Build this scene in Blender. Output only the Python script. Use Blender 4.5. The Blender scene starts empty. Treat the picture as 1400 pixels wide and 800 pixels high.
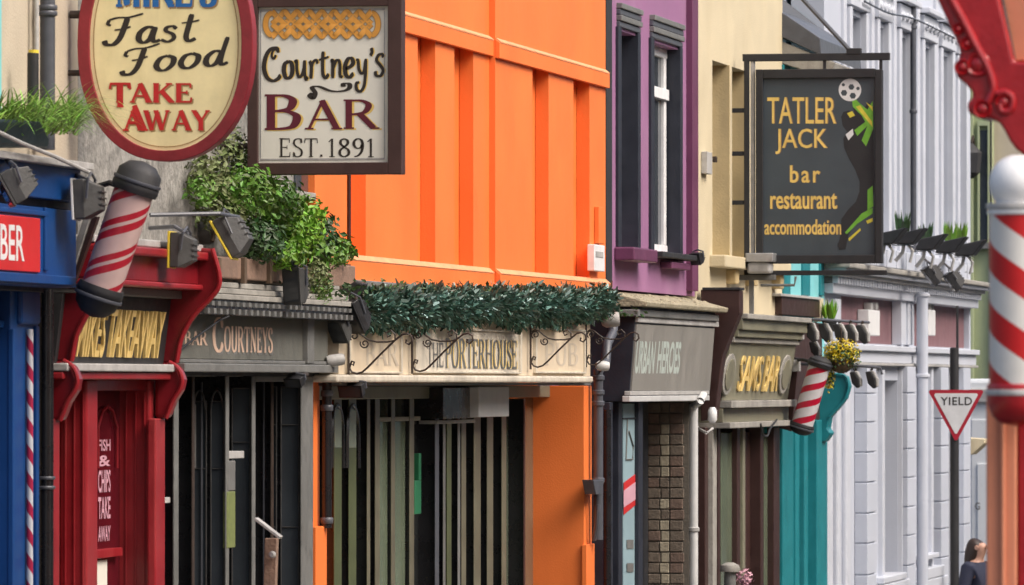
import bpy, bmesh, math, random
from mathutils import Vector, Matrix
random.seed(7)
sc = bpy.context.scene
COL = sc.collection
R = math.radians
# ------------------------------------------------------------------ camera
F, VPX, VPY, D, H = 8500.0, 2300.0, 525.0, 7.6, 2.4     # focal length in photo pixels, street vanishing point, camera to facade line, eye height
TH = math.atan((VPX-700)/F); PH = math.atan((VPY-400)/F)
cd = bpy.data.cameras.new('camera'); cam = bpy.data.objects.new('camera', cd); COL.objects.link(cam)
cam.location = (0, 0, H); cam.rotation_euler = (math.pi/2+PH, 0, TH)
cd.sensor_width = 36; cd.lens = F/1400*36; cd.clip_start = 0.5; cd.clip_end = 2000
cd.dof.use_dof = True; cd.dof.focus_distance = 38; cd.dof.aperture_fstop = 11
sc.camera = cam
# ------------------------------------------------------------------ light
w = bpy.data.worlds.new('World'); sc.world = w; w.use_nodes = True
nt = w.node_tree; bg = nt.nodes['Background']
sky = nt.nodes.new('ShaderNodeTexSky'); sky.sky_type = 'NISHITA'; sky.sun_disc = False
SUN_EL, SUN_AZ = R(48), R(106)            # azimuth from +Y (down the street) towards +X (right)
sky.sun_elevation = SUN_EL; sky.sun_rotation = SUN_AZ
sky.air_density = 1.0; sky.dust_density = 6.0; sky.ozone_density = 0.6
nt.links.new(sky.outputs[0], bg.inputs[0]); bg.inputs[1].default_value = 0.14
sl = bpy.data.lights.new('sun', 'SUN'); sl.energy = 1.3; sl.angle = R(32); sl.color = (1, .975, .94)
so = bpy.data.objects.new('sun', sl); COL.objects.link(so)
sd = Vector((math.sin(SUN_AZ)*math.cos(SUN_EL), math.cos(SUN_AZ)*math.cos(SUN_EL), math.sin(SUN_EL)))
so.rotation_euler = sd.to_track_quat('Z', 'Y').to_euler(); so.location = (20, 10, 30)
sc.view_settings.view_transform = 'Standard'; sc.view_settings.look = 'None'
sc.view_settings.exposure = 0.72; sc.view_settings.gamma = 1
# ------------------------------------------------------------------ pixel -> place helpers
CR = cam.rotation_euler.to_matrix()
def ray(px, py): return CR @ Vector((px-700, 400-py, -F))
def P(px, py, o=0.0):                    # on the facade plane, o metres in front of the building line
    d = ray(px, py); t = (-D+o)/d.x
    return Vector((0, 0, H)) + d*t
def PY(px, py, y):                       # on a plane square to the street, y metres away
    d = ray(px, py); t = y/d.y
    return Vector((0, 0, H)) + d*t
def fy(px, o=0.0): return P(px, 525, o).y
def fz(px, py, o=0.0): return P(px, py, o).z
def gz(y): return 0.7-0.025*y            # the street falls away from the camera
# ------------------------------------------------------------------ materials
MATS = {}
def mat(name, rgb, rough=.6, var=.12, scale=3.0, bump=.15, bscale=60., streak=0., metal=0., island=0., coat=0., dirt=None, chip=0.):
    if name in MATS: return MATS[name]
    m = bpy.data.materials.new(name); m.use_nodes = True; t = m.node_tree; N = t.nodes.new; L = t.links.new
    b = t.nodes['Principled BSDF']
    geo = N('ShaderNodeNewGeometry')
    n1 = N('ShaderNodeTexNoise'); n1.inputs['Scale'].default_value = scale; n1.inputs['Detail'].default_value = 7; n1.inputs['Roughness'].default_value = .65
    L(geo.outputs['Position'], n1.inputs['Vector'])
    hsv = N('ShaderNodeHueSaturation'); hsv.inputs['Color'].default_value = (*rgb, 1)
    mr = N('ShaderNodeMapRange'); mr.inputs[1].default_value = .25; mr.inputs[2].default_value = .75
    mr.inputs[3].default_value = 1-var; mr.inputs[4].default_value = 1+var
    L(n1.outputs['Fac'], mr.inputs[0])
    val = mr.outputs[0]
    if island:
        mi = N('ShaderNodeMapRange'); mi.inputs[3].default_value = 1-island; mi.inputs[4].default_value = 1+island
        L(geo.outputs['Random Per Island'], mi.inputs[0])
        mm = N('ShaderNodeMath'); mm.operation = 'MULTIPLY'; L(val, mm.inputs[0]); L(mi.outputs[0], mm.inputs[1]); val = mm.outputs[0]
        mh = N('ShaderNodeMapRange'); mh.inputs[3].default_value = .5-.05*island; mh.inputs[4].default_value = .5+.04*island
        L(geo.outputs['Random Per Island'], mh.inputs[0]); L(mh.outputs[0], hsv.inputs['Hue'])
    L(val, hsv.inputs['Value'])
    col = hsv.outputs[0]
    if streak:
        mp = N('ShaderNodeMapping'); mp.inputs['Scale'].default_value = (3, .9, .4); L(geo.outputs['Position'], mp.inputs[0])
        n2 = N('ShaderNodeTexNoise'); n2.inputs['Scale'].default_value = 2.2; n2.inputs['Detail'].default_value = 6; L(mp.outputs[0], n2.inputs['Vector'])
        m2 = N('ShaderNodeMapRange'); m2.inputs[1].default_value = .5; m2.inputs[2].default_value = .78; m2.inputs[4].default_value = streak
        L(n2.outputs['Fac'], m2.inputs[0])
        mx = N('ShaderNodeMix'); mx.data_type = 'RGBA'; L(m2.outputs[0], mx.inputs[0]); L(col, mx.inputs[6])
        mx.inputs[7].default_value = (*(dirt or tuple(c*.35+.015 for c in rgb)), 1); col = mx.outputs[2]
    if chip:
        n4 = N('ShaderNodeTexNoise'); n4.inputs['Scale'].default_value = 14; n4.inputs['Detail'].default_value = 8; n4.inputs['Roughness'].default_value = .75
        L(geo.outputs['Position'], n4.inputs['Vector'])
        m4 = N('ShaderNodeMapRange'); m4.inputs[1].default_value = .62; m4.inputs[2].default_value = .68; m4.inputs[4].default_value = chip
        L(n4.outputs['Fac'], m4.inputs[0])
        mx = N('ShaderNodeMix'); mx.data_type = 'RGBA'; L(m4.outputs[0], mx.inputs[0]); L(col, mx.inputs[6])
        mx.inputs[7].default_value = (*(dirt or (.35, .33, .3)), 1); col = mx.outputs[2]
    L(col, b.inputs['Base Color'])
    mrr = N('ShaderNodeMapRange'); mrr.inputs[1].default_value = .3; mrr.inputs[2].default_value = .7
    mrr.inputs[3].default_value = max(.03, rough*.8); mrr.inputs[4].default_value = min(1, rough*1.2); L(n1.outputs['Fac'], mrr.inputs[0])
    L(mrr.outputs[0], b.inputs['Roughness']); b.inputs['Metallic'].default_value = metal
    if coat: b.inputs['Coat Weight'].default_value = coat; b.inputs['Coat Roughness'].default_value = .15
    if bump:
        n3 = N('ShaderNodeTexNoise'); n3.inputs['Scale'].default_value = bscale; n3.inputs['Detail'].default_value = 4
        L(geo.outputs['Position'], n3.inputs['Vector'])
        bp = N('ShaderNodeBump'); bp.inputs['Strength'].default_value = bump; bp.inputs['Distance'].default_value = .01
        L(n3.outputs['Fac'], bp.inputs['Height']); L(bp.outputs[0], b.inputs['Normal'])
    MATS[name] = m
    return m
def stripe_mat(name, ca, cb, pitch, bands, twist=1.0, rough=.3):
    """Helical barber stripes round the object's local Z; bands = [(from,to)] of cb within one turn."""
    m = bpy.data.materials.new(name); m.use_nodes = True; t = m.node_tree; N = t.nodes.new; L = t.links.new
    b = t.nodes['Principled BSDF']; tc = N('ShaderNodeTexCoord'); sx = N('ShaderNodeSeparateXYZ'); L(tc.outputs['Object'], sx.inputs[0])
    at = N('ShaderNodeMath'); at.operation = 'ARCTAN2'; L(sx.outputs[1], at.inputs[0]); L(sx.outputs[0], at.inputs[1])
    a2 = N('ShaderNodeMath'); a2.operation = 'MULTIPLY'; a2.inputs[1].default_value = twist/(2*math.pi); L(at.outputs[0], a2.inputs[0])
    z2 = N('ShaderNodeMath'); z2.operation = 'MULTIPLY_ADD'; z2.inputs[1].default_value = 1/pitch; L(sx.outputs[2], z2.inputs[0]); L(a2.outputs[0], z2.inputs[2])
    fr = N('ShaderNodeMath'); fr.operation = 'FRACT'; L(z2.outputs[0], fr.inputs[0])
    cr = N('ShaderNodeValToRGB'); cr.color_ramp.interpolation = 'CONSTANT'
    e = cr.color_ramp.elements; e[0].position = 0; e[0].color = (*ca, 1); e[1].position = bands[0][0]; e[1].color = (*cb, 1)
    x = e.new(bands[0][1]); x.color = (*ca, 1)
    for f0, f1 in bands[1:]:
        x = e.new(f0); x.color = (*cb, 1); x = e.new(f1); x.color = (*ca, 1)
    L(fr.outputs[0], cr.inputs[0])
    nz = N('ShaderNodeTexNoise'); nz.inputs['Scale'].default_value = 12; L(tc.outputs['Object'], nz.inputs['Vector'])
    mx = N('ShaderNodeMix'); mx.data_type = 'RGBA'; mx.blend_type = 'MULTIPLY'; mx.inputs[0].default_value = .3
    L(cr.outputs[0], mx.inputs[6]); L(nz.outputs['Fac'], mx.inputs[7]); L(mx.outputs[2], b.inputs['Base Color'])
    b.inputs['Roughness'].default_value = rough
    return m
def glass(name, rgb, rough=.06):
    m = mat(name, rgb, rough, .3, 1.5, .02, 3.0); m.node_tree.nodes['Principled BSDF'].inputs['Specular IOR Level'].default_value = .5
    return m
M = dict(
 orange=mat('orange_paint', (.84, .19, .036), .55, .07, 1.2, .15, 90, .22, dirt=(.64, .12, .018)),
 orange_highlight=mat('orange_ledge_highlight', (.80, .33, .15), .6, .2, 9, .2, 60, chip=.5, dirt=(.75, .25, .06)),  # chipped orange, lightened so the sky highlight on the ledges is in the colour
 purple=mat('purple_paint', (.29, .13, .25), .6, .10, 2, .15, 80, .3, dirt=(.40, .25, .36)),
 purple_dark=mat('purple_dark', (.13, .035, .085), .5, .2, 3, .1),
 cream=mat('cream_render', (.57, .49, .33), .75, .08, 2, .3, 70, .25, dirt=(.45, .36, .2)),
 beige=mat('beige_render', (.50, .43, .33), .75, .08, 3, .3, 70, .3),
 tan=mat('tan_reveal', (.52, .40, .21), .7, .12, 4, .2, 60, .3),
 white=mat('white_render', (.47, .50, .57), .6, .05, 2, .1, 60, .10, dirt=(.40, .43, .49)),
 white_trim=mat('white_trim', (.53, .555, .615), .5, .05, 4, .1, 60, .10, dirt=(.4, .42, .45)),
 stone=mat('old_grey_render', (.24, .23, .21), .85, .6, 16, .9, 35, .3, chip=.8, dirt=(.5, .48, .44)),
 teal=mat('teal_paint', (.009, .19, .22), .45, .14, 5, .1, 60, .3),
 aqua=mat('aqua_paint', (.20, .55, .58), .5, .08, 5, .1),
 blue=mat('blue_paint', (.003, .05, .20), .42, .15, 4, .08, 60, .2),
 red=mat('red_gloss', (.20, .006, .012), .36, .22, 7, .12, 50, .35, coat=.2, chip=.25, dirt=(.13, .01, .014)),
 red_light=mat('red_moulding', (.29, .014, .02), .38, .2, 7, .12, 50, .3, coat=.15, chip=.3, dirt=(.42, .12, .11)),
 maroon=mat('maroon_glass', (.09, .006, .012), .2, .2, 4, .03),
 black=mat('black_gloss', (.012, .012, .014), .28, .3, 6, .06, 40, coat=.2),
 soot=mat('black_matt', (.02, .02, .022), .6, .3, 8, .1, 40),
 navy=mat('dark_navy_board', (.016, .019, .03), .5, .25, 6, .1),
 iron=mat('wrought_iron', (.035, .022, .016), .6, .4, 20, .3, 80),
 pipe=mat('grey_downpipe', (.075, .08, .095), .4, .2, 10, .1, 50, .3),
 whitepipe=mat('white_pipe', (.55, .55, .54), .4, .12, 10, .1, 50, .4),
 dkgrey=mat('weathered_fascia', (.125, .125, .108), .6, .25, 8, .2, 50, .4, dirt=(.05, .05, .045)),
 grey=mat('grey_wood', (.30, .285, .255), .75, .3, 9, .4, 50, .5, dirt=(.1, .095, .085)),
 midgrey=mat('grey_paint', (.155, .155, .148), .5, .28, 12, .25, 50, .6, chip=.35, dirt=(.05, .05, .045)),
 ltgrey=mat('pale_grey_trim', (.40, .39, .375), .55, .28, 12, .2, 50, .6, dirt=(.13, .125, .11)),
 blind=mat('grey_sign_board', (.215, .205, .185), .6, .12, 4, .15, 60, .5, dirt=(.13, .125, .11)),
 olive=mat('olive_bronze_paint', (.21, .20, .14), .45, .2, 9, .12, 50, .45, dirt=(.07, .06, .05)),
 joinery=mat('charcoal_joinery', (.055, .055, .055), .4, .3, 12, .1),
 olive2=mat('bronze_bead', (.135, .125, .085), .35, .3, 6, .1, 50, .3),
 olivegreen=mat('bronze_green_board', (.085, .10, .045), .35, .3, 6, .1, 50, .3),
 palegreen=glass('pale_green_glass', (.27, .31, .24), .2),
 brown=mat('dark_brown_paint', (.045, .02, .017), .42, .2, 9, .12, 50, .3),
 creamboard=mat('cream_fascia', (.66, .55, .40), .6, .10, 6, .15, 60, .45, dirt=(.42, .29, .17)),
 creamled=mat('cream_ledge', (.60, .54, .44), .65, .25, 12, .25, 60, .7, dirt=(.22, .2, .17)),
 moss=mat('mossy_coping', (.33, .29, .20), .9, .5, 25, .9, 60, .4, dirt=(.14, .13, .05)),
 floodblk=mat('flood_housing_black', (.014, .014, .016), .5, .3, 20, .1),
 floodgrey=mat('flood_housing_grey', (.06, .06, .058), .5, .25, 20, .15, 60, .3),
 steel=mat('brushed_steel', (.45, .45, .45), .35, .2, 20, .1, 80, metal=.6),
 yellow=mat('yellow_rim', (.72, .55, .05), .5, .1),
 lens=glass('lamp_glass', (.05, .055, .06)),
 glass=glass('shop_glass', (.018, .02, .02)),
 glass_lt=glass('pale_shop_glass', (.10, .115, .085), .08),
 glass_gn=glass('green_shop_glass', (.13, .16, .11), .15),
 glass_win=glass('sash_glass', (.05, .06, .07)),
 leaf=mat('shrub_leaf', (.09, .19, .02), .5, .2, 6, 0, island=.55),
 leaf_b=mat('bright_leaf', (.15, .30, .022), .5, .2, 6, 0, island=.45),
 leaf_d=mat('dark_leaf', (.03, .075, .018), .5, .25, 6, 0, island=.55),
 ivy=mat('dull_ivy_leaf', (.13, .16, .055), .6, .25, 6, 0, island=.5),
 grassb=mat('grass_blade', (.20, .36, .05), .5, .2, 6, 0, island=.6),
 garland=mat('artificial_garland', (.06, .135, .10), .5, .25, 8, 0, island=.85),
 garland_pale=mat('frosted_garland', (.17, .26, .235), .5, .25, 8, 0, island=.8),
 flower=mat('yellow_flower', (.62, .48, .01), .6, .2, 8, 0, island=.4),
 twig=mat('twig', (.10, .065, .04), .8, .3, 20, .2),
 terracotta=mat('weathered_trough', (.22, .14, .10), .85, .35, 15, .5, 50, .5),
 planter=mat('dark_planter', (.014, .03, .034), .5, .3, 9, .1),
 soil=mat('soil', (.03, .02, .014), .95, .4, 30, .6),
 signcream=mat('sign_cream', (.86, .75, .42), .5, .09, 9, .05, 50, .35, dirt=(.42, .36, .14)),
 signwhite=mat('sign_offwhite', (.76, .74, .65), .5, .05, 5, .05, 50, .22, dirt=(.45, .43, .34)),
 signred=mat('sign_red_rim', (.235, .018, .026), .45, .25, 9, .12, 50, .35, chip=.3, dirt=(.12, .012, .018)),
 signbrown=mat('sign_brown_frame', (.055, .024, .020), .5, .2, 8, .1, 60, .2),
 signdark=mat('sign_slate', (.055, .071, .083), .5, .12, 5, .05),
 inkblack=mat('ink_black', (.025, .018, .014), .5, .2, 9, 0),
 inkblue=mat('ink_blue', (.012, .13, .40), .5, .15, 9, 0),
 inkred=mat('ink_red', (.52, .018, .018), .5, .15, 9, 0),
 inkmaroon=mat('ink_maroon', (.11, .008, .022), .5, .15, 9, 0),
 inkgold=mat('ink_gold', (.80, .56, .15), .45, .2, 9, 0),
 inkorange=mat('ink_knot', (.72, .33, .055), .5, .15, 12, 0),
 inkshade=mat('ink_tan_shadow', (.36, .22, .09), .5, .15, 9, 0),
 inkpeach=mat('ink_peach', (.62, .43, .32), .5, .15, 9, 0),
 inkwhite=mat('ink_white', (.72, .72, .72), .5, .12, 9, 0),
 inkpale=mat('ink_pale_green', (.42, .48, .44), .5, .2, 30, 0),
 inkgreen=mat('ink_green', (.16, .42, .04), .5, .2, 20, 0),
 inkyellow=mat('ink_yellow', (.66, .56, .06), .5, .2, 20, 0),
 faint=mat('ink_faint', (.53, .45, .35), .6, .2, 9, 0),
 gilt=mat('gilt_letters', (.78, .56, .20), .4, .25, 20, .1, 60),
 signalred=mat('sign_signal_red', (.42, .012, .03), .45, .1, 9, .05),
 redboard=mat('red_signboard', (.56, .022, .024), .45, .1, 6, .05),
 poster=mat('pale_blue_poster', (.25, .36, .40), .5, .08, 4, .02),
 pink=mat('poster_pink', (.60, .33, .40), .5, .08, 4, .02),
 green=mat('green_notice', (.012, .13, .055), .5, .25, 14, .02),
 lime=mat('lime_notice', (.17, .20, .07), .5, .4, 30, .02),
 mauve=mat('mauve_panel', (.205, .105, .115), .6, .12, 5, .1, 60, .3),
 sage=mat('sage_green_render', (.38, .43, .25), .7, .08, 4, .15, 60, .2),
 salmon=mat('salmon_paint', (.60, .22, .12), .5, .08, 5, .08, 60, .15),
 redhot=mat('bright_red_gloss', (.34, .006, .010), .36, .25, 12, .15, 50, .3, coat=.2, chip=.3, dirt=(.2, .006, .01)),
 vanwhite=mat('van_white', (.72, .74, .75), .3, .04, 4, 0, coat=.4),
 rubber=mat('rubber', (.02, .02, .02), .8, .2, 9, .1),
 mortar=mat('mortar', (.12, .105, .085), .95, .3, 30, .4),
 brickA=mat('brick_brown', (.15, .12, .092), .9, .35, 18, .6, 60),
 brickB=mat('brick_red', (.16, .11, .085), .9, .35, 18, .6, 60),
 brickC=mat('brick_buff', (.34, .30, .22), .9, .3, 18, .6, 60),
 asphalt=mat('asphalt', (.055, .055, .057), .85, .3, 3, .5, 80),
 paving=mat('paving', (.24, .23, .215), .85, .2, 3, .4, 60),
 slate=mat('roof_slate', (.07, .075, .085), .7, .3, 8, .3),
 skin=mat('skin', (.50, .28, .20), .5, .08, 20, .05),
 hair=mat('hair', (.03, .015, .01), .5, .3, 60, .3),
 jacket=mat('navy_jacket', (.02, .024, .05), .8, .2, 20, .3),
 jeans=mat('jeans', (.03, .045, .09), .85, .2, 30, .2),
)
# ------------------------------------------------------------------ mesh builder
WL = {}
def wl(o): return WL.get(o.name, Vector((0, 0, 0))) if o else Vector((0, 0, 0))
class MB:
    def __init__(s): s.v = []; s.f = []
    def add(s, vs, fs):
        n = len(s.v); s.v += [Vector(v) for v in vs]; s.f += [[i+n for i in f] for f in fs]; return s
    def box(s, x0, x1, y0, y1, z0, z1):
        x0, x1 = sorted((x0, x1)); y0, y1 = sorted((y0, y1)); z0, z1 = sorted((z0, z1))
        return s.add([(x, y, z) for z in (z0, z1) for y in (y0, y1) for x in (x0, x1)],
                     [(0, 2, 3, 1), (4, 5, 7, 6), (0, 1, 5, 4), (2, 6, 7, 3), (0, 4, 6, 2), (1, 3, 7, 5)])
    def fb(s, p0, p1, q0, q1, o0, o1, ref=None):
        """Box on the facade: front face (o1 in front of the line) fills photo columns p0..p1, rows q0..q1; back at o0."""
        r = ref if ref is not None else (p0+p1)/2
        return s.box(-D+o0, -D+o1, fy(p0, o1), fy(p1, o1), fz(r, q0, o1), fz(r, q1, o1))
    def sb(s, p0, p1, q0, q1, y, t):
        """Box square to the street: near face at distance y fills p0..p1, q0..q1; t thick."""
        a = PY(p0, q0, y); b = PY(p1, q1, y)
        return s.box(a.x, b.x, y, y+t, a.z, b.z)
    def prism(s, pts, ext):
        """pts: 3-D outline; ext: extrusion vector."""
        n = len(pts); e = Vector(ext); a = [Vector(p) for p in pts]
        return s.add(a+[p+e for p in a], [list(range(n)), list(range(2*n-1, n-1, -1))]+[[i, i+n, (i+1) % n+n, (i+1) % n] for i in range(n)])
    def tube(s, pts, r, n=8, r1=None, cap=True):
        pts = [Vector(p) for p in pts]; k = len(pts); vs = []; fs = []; up = Vector((0, 0, 1)); prev = None
        for i, p in enumerate(pts):
            d = (pts[min(i+1, k-1)]-pts[max(i-1, 0)]).normalized()
            if prev is None: a = d.cross(up if abs(d.z) < .9 else Vector((1, 0, 0))).normalized()
            else: a = (prev-d*prev.dot(d)).normalized()
            prev = a; b = d.cross(a); rr = r if r1 is None else r+(r1-r)*i/(k-1)
            vs += [p+a*rr*math.cos(2*math.pi*j/n)+b*rr*math.sin(2*math.pi*j/n) for j in range(n)]
        for i in range(k-1): fs += [[i*n+j, i*n+(j+1) % n, (i+1)*n+(j+1) % n, (i+1)*n+j] for j in range(n)]
        if cap: fs += [list(range(n))[::-1], list(range((k-1)*n, k*n))]
        return s.add(vs, fs)
    def lathe(s, prof, org=(0, 0, 0), axis=(0, 0, 1), n=24):
        """prof: [(radius, height)] turned about axis through org."""
        q = Vector(axis).to_track_quat('Z', 'Y').to_matrix(); org = Vector(org); vs = []; k = len(prof)
        for r, h in prof: vs += [org+q @ Vector((r*math.cos(2*math.pi*j/n), r*math.sin(2*math.pi*j/n), h)) for j in range(n)]
        fs = [[i*n+j, i*n+(j+1) % n, (i+1)*n+(j+1) % n, (i+1)*n+j] for i in range(k-1) for j in range(n)]
        fs += [list(range(n))[::-1], list(range((k-1)*n, k*n))]
        return s.add(vs, fs)
    def build(s, name, m, parent=None, bevel=0, smooth=False, kind=None):
        lo = Vector([min(v[i] for v in s.v) for i in range(3)]); hi = Vector([max(v[i] for v in s.v) for i in range(3)])
        c = (lo+hi)/2
        if parent is None: c.z = lo.z
        me = bpy.data.meshes.new(name); me.from_pydata([v-c for v in s.v], [], s.f); me.materials.append(m if not isinstance(m, str) else M[m])
        bm = bmesh.new(); bm.from_mesh(me); bmesh.ops.recalc_face_normals(bm, faces=bm.faces); bm.to_mesh(me); bm.free()
        if smooth:
            for p in me.polygons: p.use_smooth = True
            try: me.set_sharp_from_angle(angle=R(40))
            except Exception: pass
        o = bpy.data.objects.new(name, me); COL.objects.link(o)
        o.location = c-wl(parent); o.parent = parent; WL[o.name] = c
        if bevel:
            b = o.modifiers.new('b', 'BEVEL'); b.width = bevel; b.segments = 2; b.limit_method = 'ANGLE'; b.angle_limit = R(35)
        if kind: o['kind'] = kind
        return o
def tag(o, label, cat, group=None):
    o['label'] = label; o['category'] = cat
    if group: o['group'] = group
    return o
def thing(name, label, cat, loc, group=None):
    o = bpy.data.objects.new(name, None); COL.objects.link(o); o.location = loc; o.empty_display_size = .2; WL[o.name] = Vector(loc)
    return tag(o, label, cat, group)
def part(name, m, parent, bevel=.004, **k):
    """one-call facade box: part(name, mat, parent, fb=(...)) or sb=(...) or box=(...)"""
    b = MB()
    for key in ('fb', 'sb', 'box'):
        if key in k: getattr(b, key)(*k.pop(key))
    return b.build(name, m, parent, bevel, **k)
def wall(name, m, parent, y0, y1, z0, z1, o, thick, ops=()):
    """Wall slab with real openings; ops = [(ya, yb, za, zb)]."""
    ys = sorted({y0, y1, *[v for p in ops for v in p[:2]]}); b = MB()
    for a, c in zip(ys, ys[1:]):
        mid = (a+c)/2; cut = sorted([p[2:] for p in ops if p[0] < mid < p[1]]); z = z0
        for za, zb in cut:
            if za > z: b.box(-D+o-thick, -D+o, a, c, z, za)
            z = zb
        if z1 > z: b.box(-D+o-thick, -D+o, a, c, z, z1)
    return b.build(name, m, parent)
# ------------------------------------------------------------------ lettering
def cat_rom(p, n=7):
    p = [Vector(a) for a in p]
    if len(p) < 3: return p
    q = [p[0]*2-p[1]]+p+[p[-1]*2-p[-2]]; out = []
    for i in range(1, len(q)-2):
        for k in range(n):
            t = k/n; a, b, c, d = q[i-1], q[i], q[i+1], q[i+2]
            out.append(.5*((2*b)+(c-a)*t+(2*a-5*b+4*c-d)*t*t+(3*b-a-3*c+d)*t*t*t))
    return out+[p[-1]]
TN, TK = .055, .165
def sf(x, y=0, w=.13): return ('s', [(x-w, y+(.025 if y < .5 else -.025)), (x+w, y+(.025 if y < .5 else -.025))], TN)
def st(x, y0=0, y1=1, w=.13): return [('s', [(x, y0), (x, y1)], TK), sf(x, y0, w), sf(x, y1, w)]
SERIF = {
 'I': (.34, st(.15)), 'T': (.82, [('s', [(.4, 0), (.4, .97)], TK), sf(.4), ('s', [(0, .965), (.8, .965)], .07), ('s', [(.03, .97), (.0, .74)], .06), ('s', [(.77, .97), (.8, .74)], .06)]),
 'A': (.92, [('s', [(.1, .03), (.44, 1)], .075), ('s', [(.42, 1), (.8, .03)], TK), ('s', [(.2, .34), (.68, .34)], .06), sf(.1, 0, .11), sf(.8, 0, .14)]),
 'K': (.92, st(.15)+[('s', [(.2, .42), (.72, .97)], .07), ('s', [(.38, .6), (.8, .03)], TK), sf(.7, 1, .14), sf(.82, 0, .12)]),
 'E': (.76, st(.15)+[('s', [(.1, .965), (.66, .965)], .07), ('s', [(.1, .035), (.68, .035)], .07), ('s', [(.2, .52), (.5, .52)], .06), ('s', [(.65, .98), (.65, .76)], .06), ('s', [(.67, .02), (.69, .26)], .06), ('s', [(.5, .62), (.5, .42)], .05)]),
 'W': (1.28, [('s', [(.1, .97), (.38, 0)], TK), ('s', [(.38, 0), (.62, .97)], .075), ('s', [(.58, .97), (.86, 0)], TK), ('s', [(.86, 0), (1.12, .97)], .075), sf(.1, 1, .13), sf(1.12, 1, .11), sf(.58, 1, .12)]),
 'Y': (.86, [('s', [(.1, .97), (.42, .45)], TK), ('s', [(.42, .45), (.74, .97)], .075), ('s', [(.42, .5), (.42, .03)], TK), sf(.42), sf(.1, 1, .13), sf(.74, 1, .11)]),
 'B': (.82, st(.15)+[('c', [(.15, .965), (.42, .965), (.58, .87), (.6, .75), (.52, .6), (.3, .53)], None), ('c', [(.15, .53), (.45, .53), (.66, .42), (.68, .26), (.58, .09), (.36, .035), (.15, .035)], None)]),
 'R': (.92, st(.15)+[('c', [(.15, .965), (.45, .965), (.63, .86), (.64, .72), (.53, .56), (.3, .5), (.15, .5)], None), ('s', [(.42, .52), (.78, .03)], TK), sf(.82, 0, .11)]),
 'S': (.66, [('c', [(.56, .76), (.5, .93), (.33, .97), (.14, .9), (.08, .74), (.2, .58), (.42, .47), (.56, .33), (.54, .12), (.36, .03), (.15, .06), (.06, .25)], None), ('s', [(.57, .98), (.57, .74)], .05), ('s', [(.05, .02), (.05, .27)], .05)]),
 'M': (1.1, [('s', [(.15, .03), (.17, .97)], .08), ('s', [(.17, .97), (.5, .05)], TK), ('s', [(.5, .05), (.86, .97)], .07), ('s', [(.88, .03), (.86, .97)], TK), sf(.15), sf(.88), sf(.1, 1, .1), sf(.92, 1, .1)]),
 'C': (.84, [('c', [(.74, .74), (.64, .91), (.46, .97), (.22, .88), (.1, .66), (.08, .42), (.18, .16), (.4, .03), (.62, .07), (.76, .26)], None), ('s', [(.74, .98), (.74, .7)], .05)]),
 'O': (.94, [('c', [(.45, .97), (.22, .9), (.09, .66), (.09, .36), (.22, .1), (.45, .03), (.68, .1), (.81, .36), (.81, .66), (.68, .9), (.45, .97)], None)]),
 'U': (.94, [('c', [(.17, .97), (.17, .5), (.19, .2), (.34, .04), (.52, .03), (.68, .13), (.74, .4), (.74, .97)], None), sf(.17, 1), sf(.74, 1, .11)]),
 'N': (.98, [('s', [(.15, .03), (.15, .97)], .075), ('s', [(.15, .97), (.76, .03)], TK), ('s', [(.76, .03), (.76, .97)], .075), sf(.15), sf(.12, 1, .12), sf(.76, 1)]),
 'P': (.78, st(.15)+[('c', [(.15, .965), (.45, .965), (.64, .85), (.65, .7), (.53, .52), (.3, .47), (.15, .47)], None)]),
 'H': (1.0, st(.15)+st(.8)+[('s', [(.15, .52), (.8, .52)], .06)]),
 '1': (.44, [('s', [(.22, .03), (.22, .97)], .13), sf(.22, 0, .14), ('s', [(.05, .8), (.22, .96)], .06)]),
 '8': (.62, [('c', [(.3, .97), (.14, .88), (.13, .7), (.3, .54), (.5, .38), (.52, .16), (.3, .03), (.1, .14), (.1, .36), (.3, .54), (.47, .7), (.46, .88), (.3, .97)], None)]),
 '9': (.62, [('c', [(.5, .66), (.4, .5), (.22, .48), (.09, .62), (.1, .84), (.28, .97), (.46, .88), (.52, .62), (.46, .3), (.3, .1), (.1, .03)], None)]),
 '.': (.26, [('s', [(.06, .08), (.2, .08)], .15)]), "'": (.2, [('s', [(.1, 1), (.06, .74)], .1)]), ' ': (.4, []),
}
SCRIPT = {  # slanted brush hand
 'F': (.86, [('c', [(.16, .86), (.4, .93), (.7, .93), (1.08, 1.04)], .08), ('c', [(.66, .92), (.56, .55), (.44, .2), (.28, .0), (.08, .0), (.02, .14)], .13), ('c', [(.16, .86), (.12, .72), (.2, .66)], .08), ('c', [(.3, .5), (.52, .52), (.74, .6)], .08)]),
 'a': (.62, [('c', [(.5, .52), (.32, .56), (.12, .38), (.08, .14), (.2, .02), (.38, .14), (.5, .48)], None), ('c', [(.54, .56), (.46, .2), (.5, .04), (.66, .1)], .11)]),
 's': (.52, [('c', [(.46, .46), (.36, .56), (.2, .52), (.18, .4), (.36, .28), (.38, .12), (.22, .02), (.04, .1)], .1)]),
 't': (.46, [('c', [(.34, .96), (.24, .5), (.18, .16), (.26, .02), (.44, .1)], .12), ('c', [(.06, .66), (.3, .68), (.54, .74)], .07)]),
 'o': (.62, [('c', [(.38, .56), (.18, .48), (.06, .24), (.14, .05), (.32, .03), (.5, .2), (.54, .44), (.38, .56)], None)]),
 'd': (.7, [('c', [(.5, .52), (.32, .56), (.12, .38), (.08, .14), (.2, .02), (.38, .14), (.52, .5)], None), ('c', [(.68, 1.05), (.54, .5), (.48, .16), (.52, .03), (.68, .1)], .11)]),
}
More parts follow.
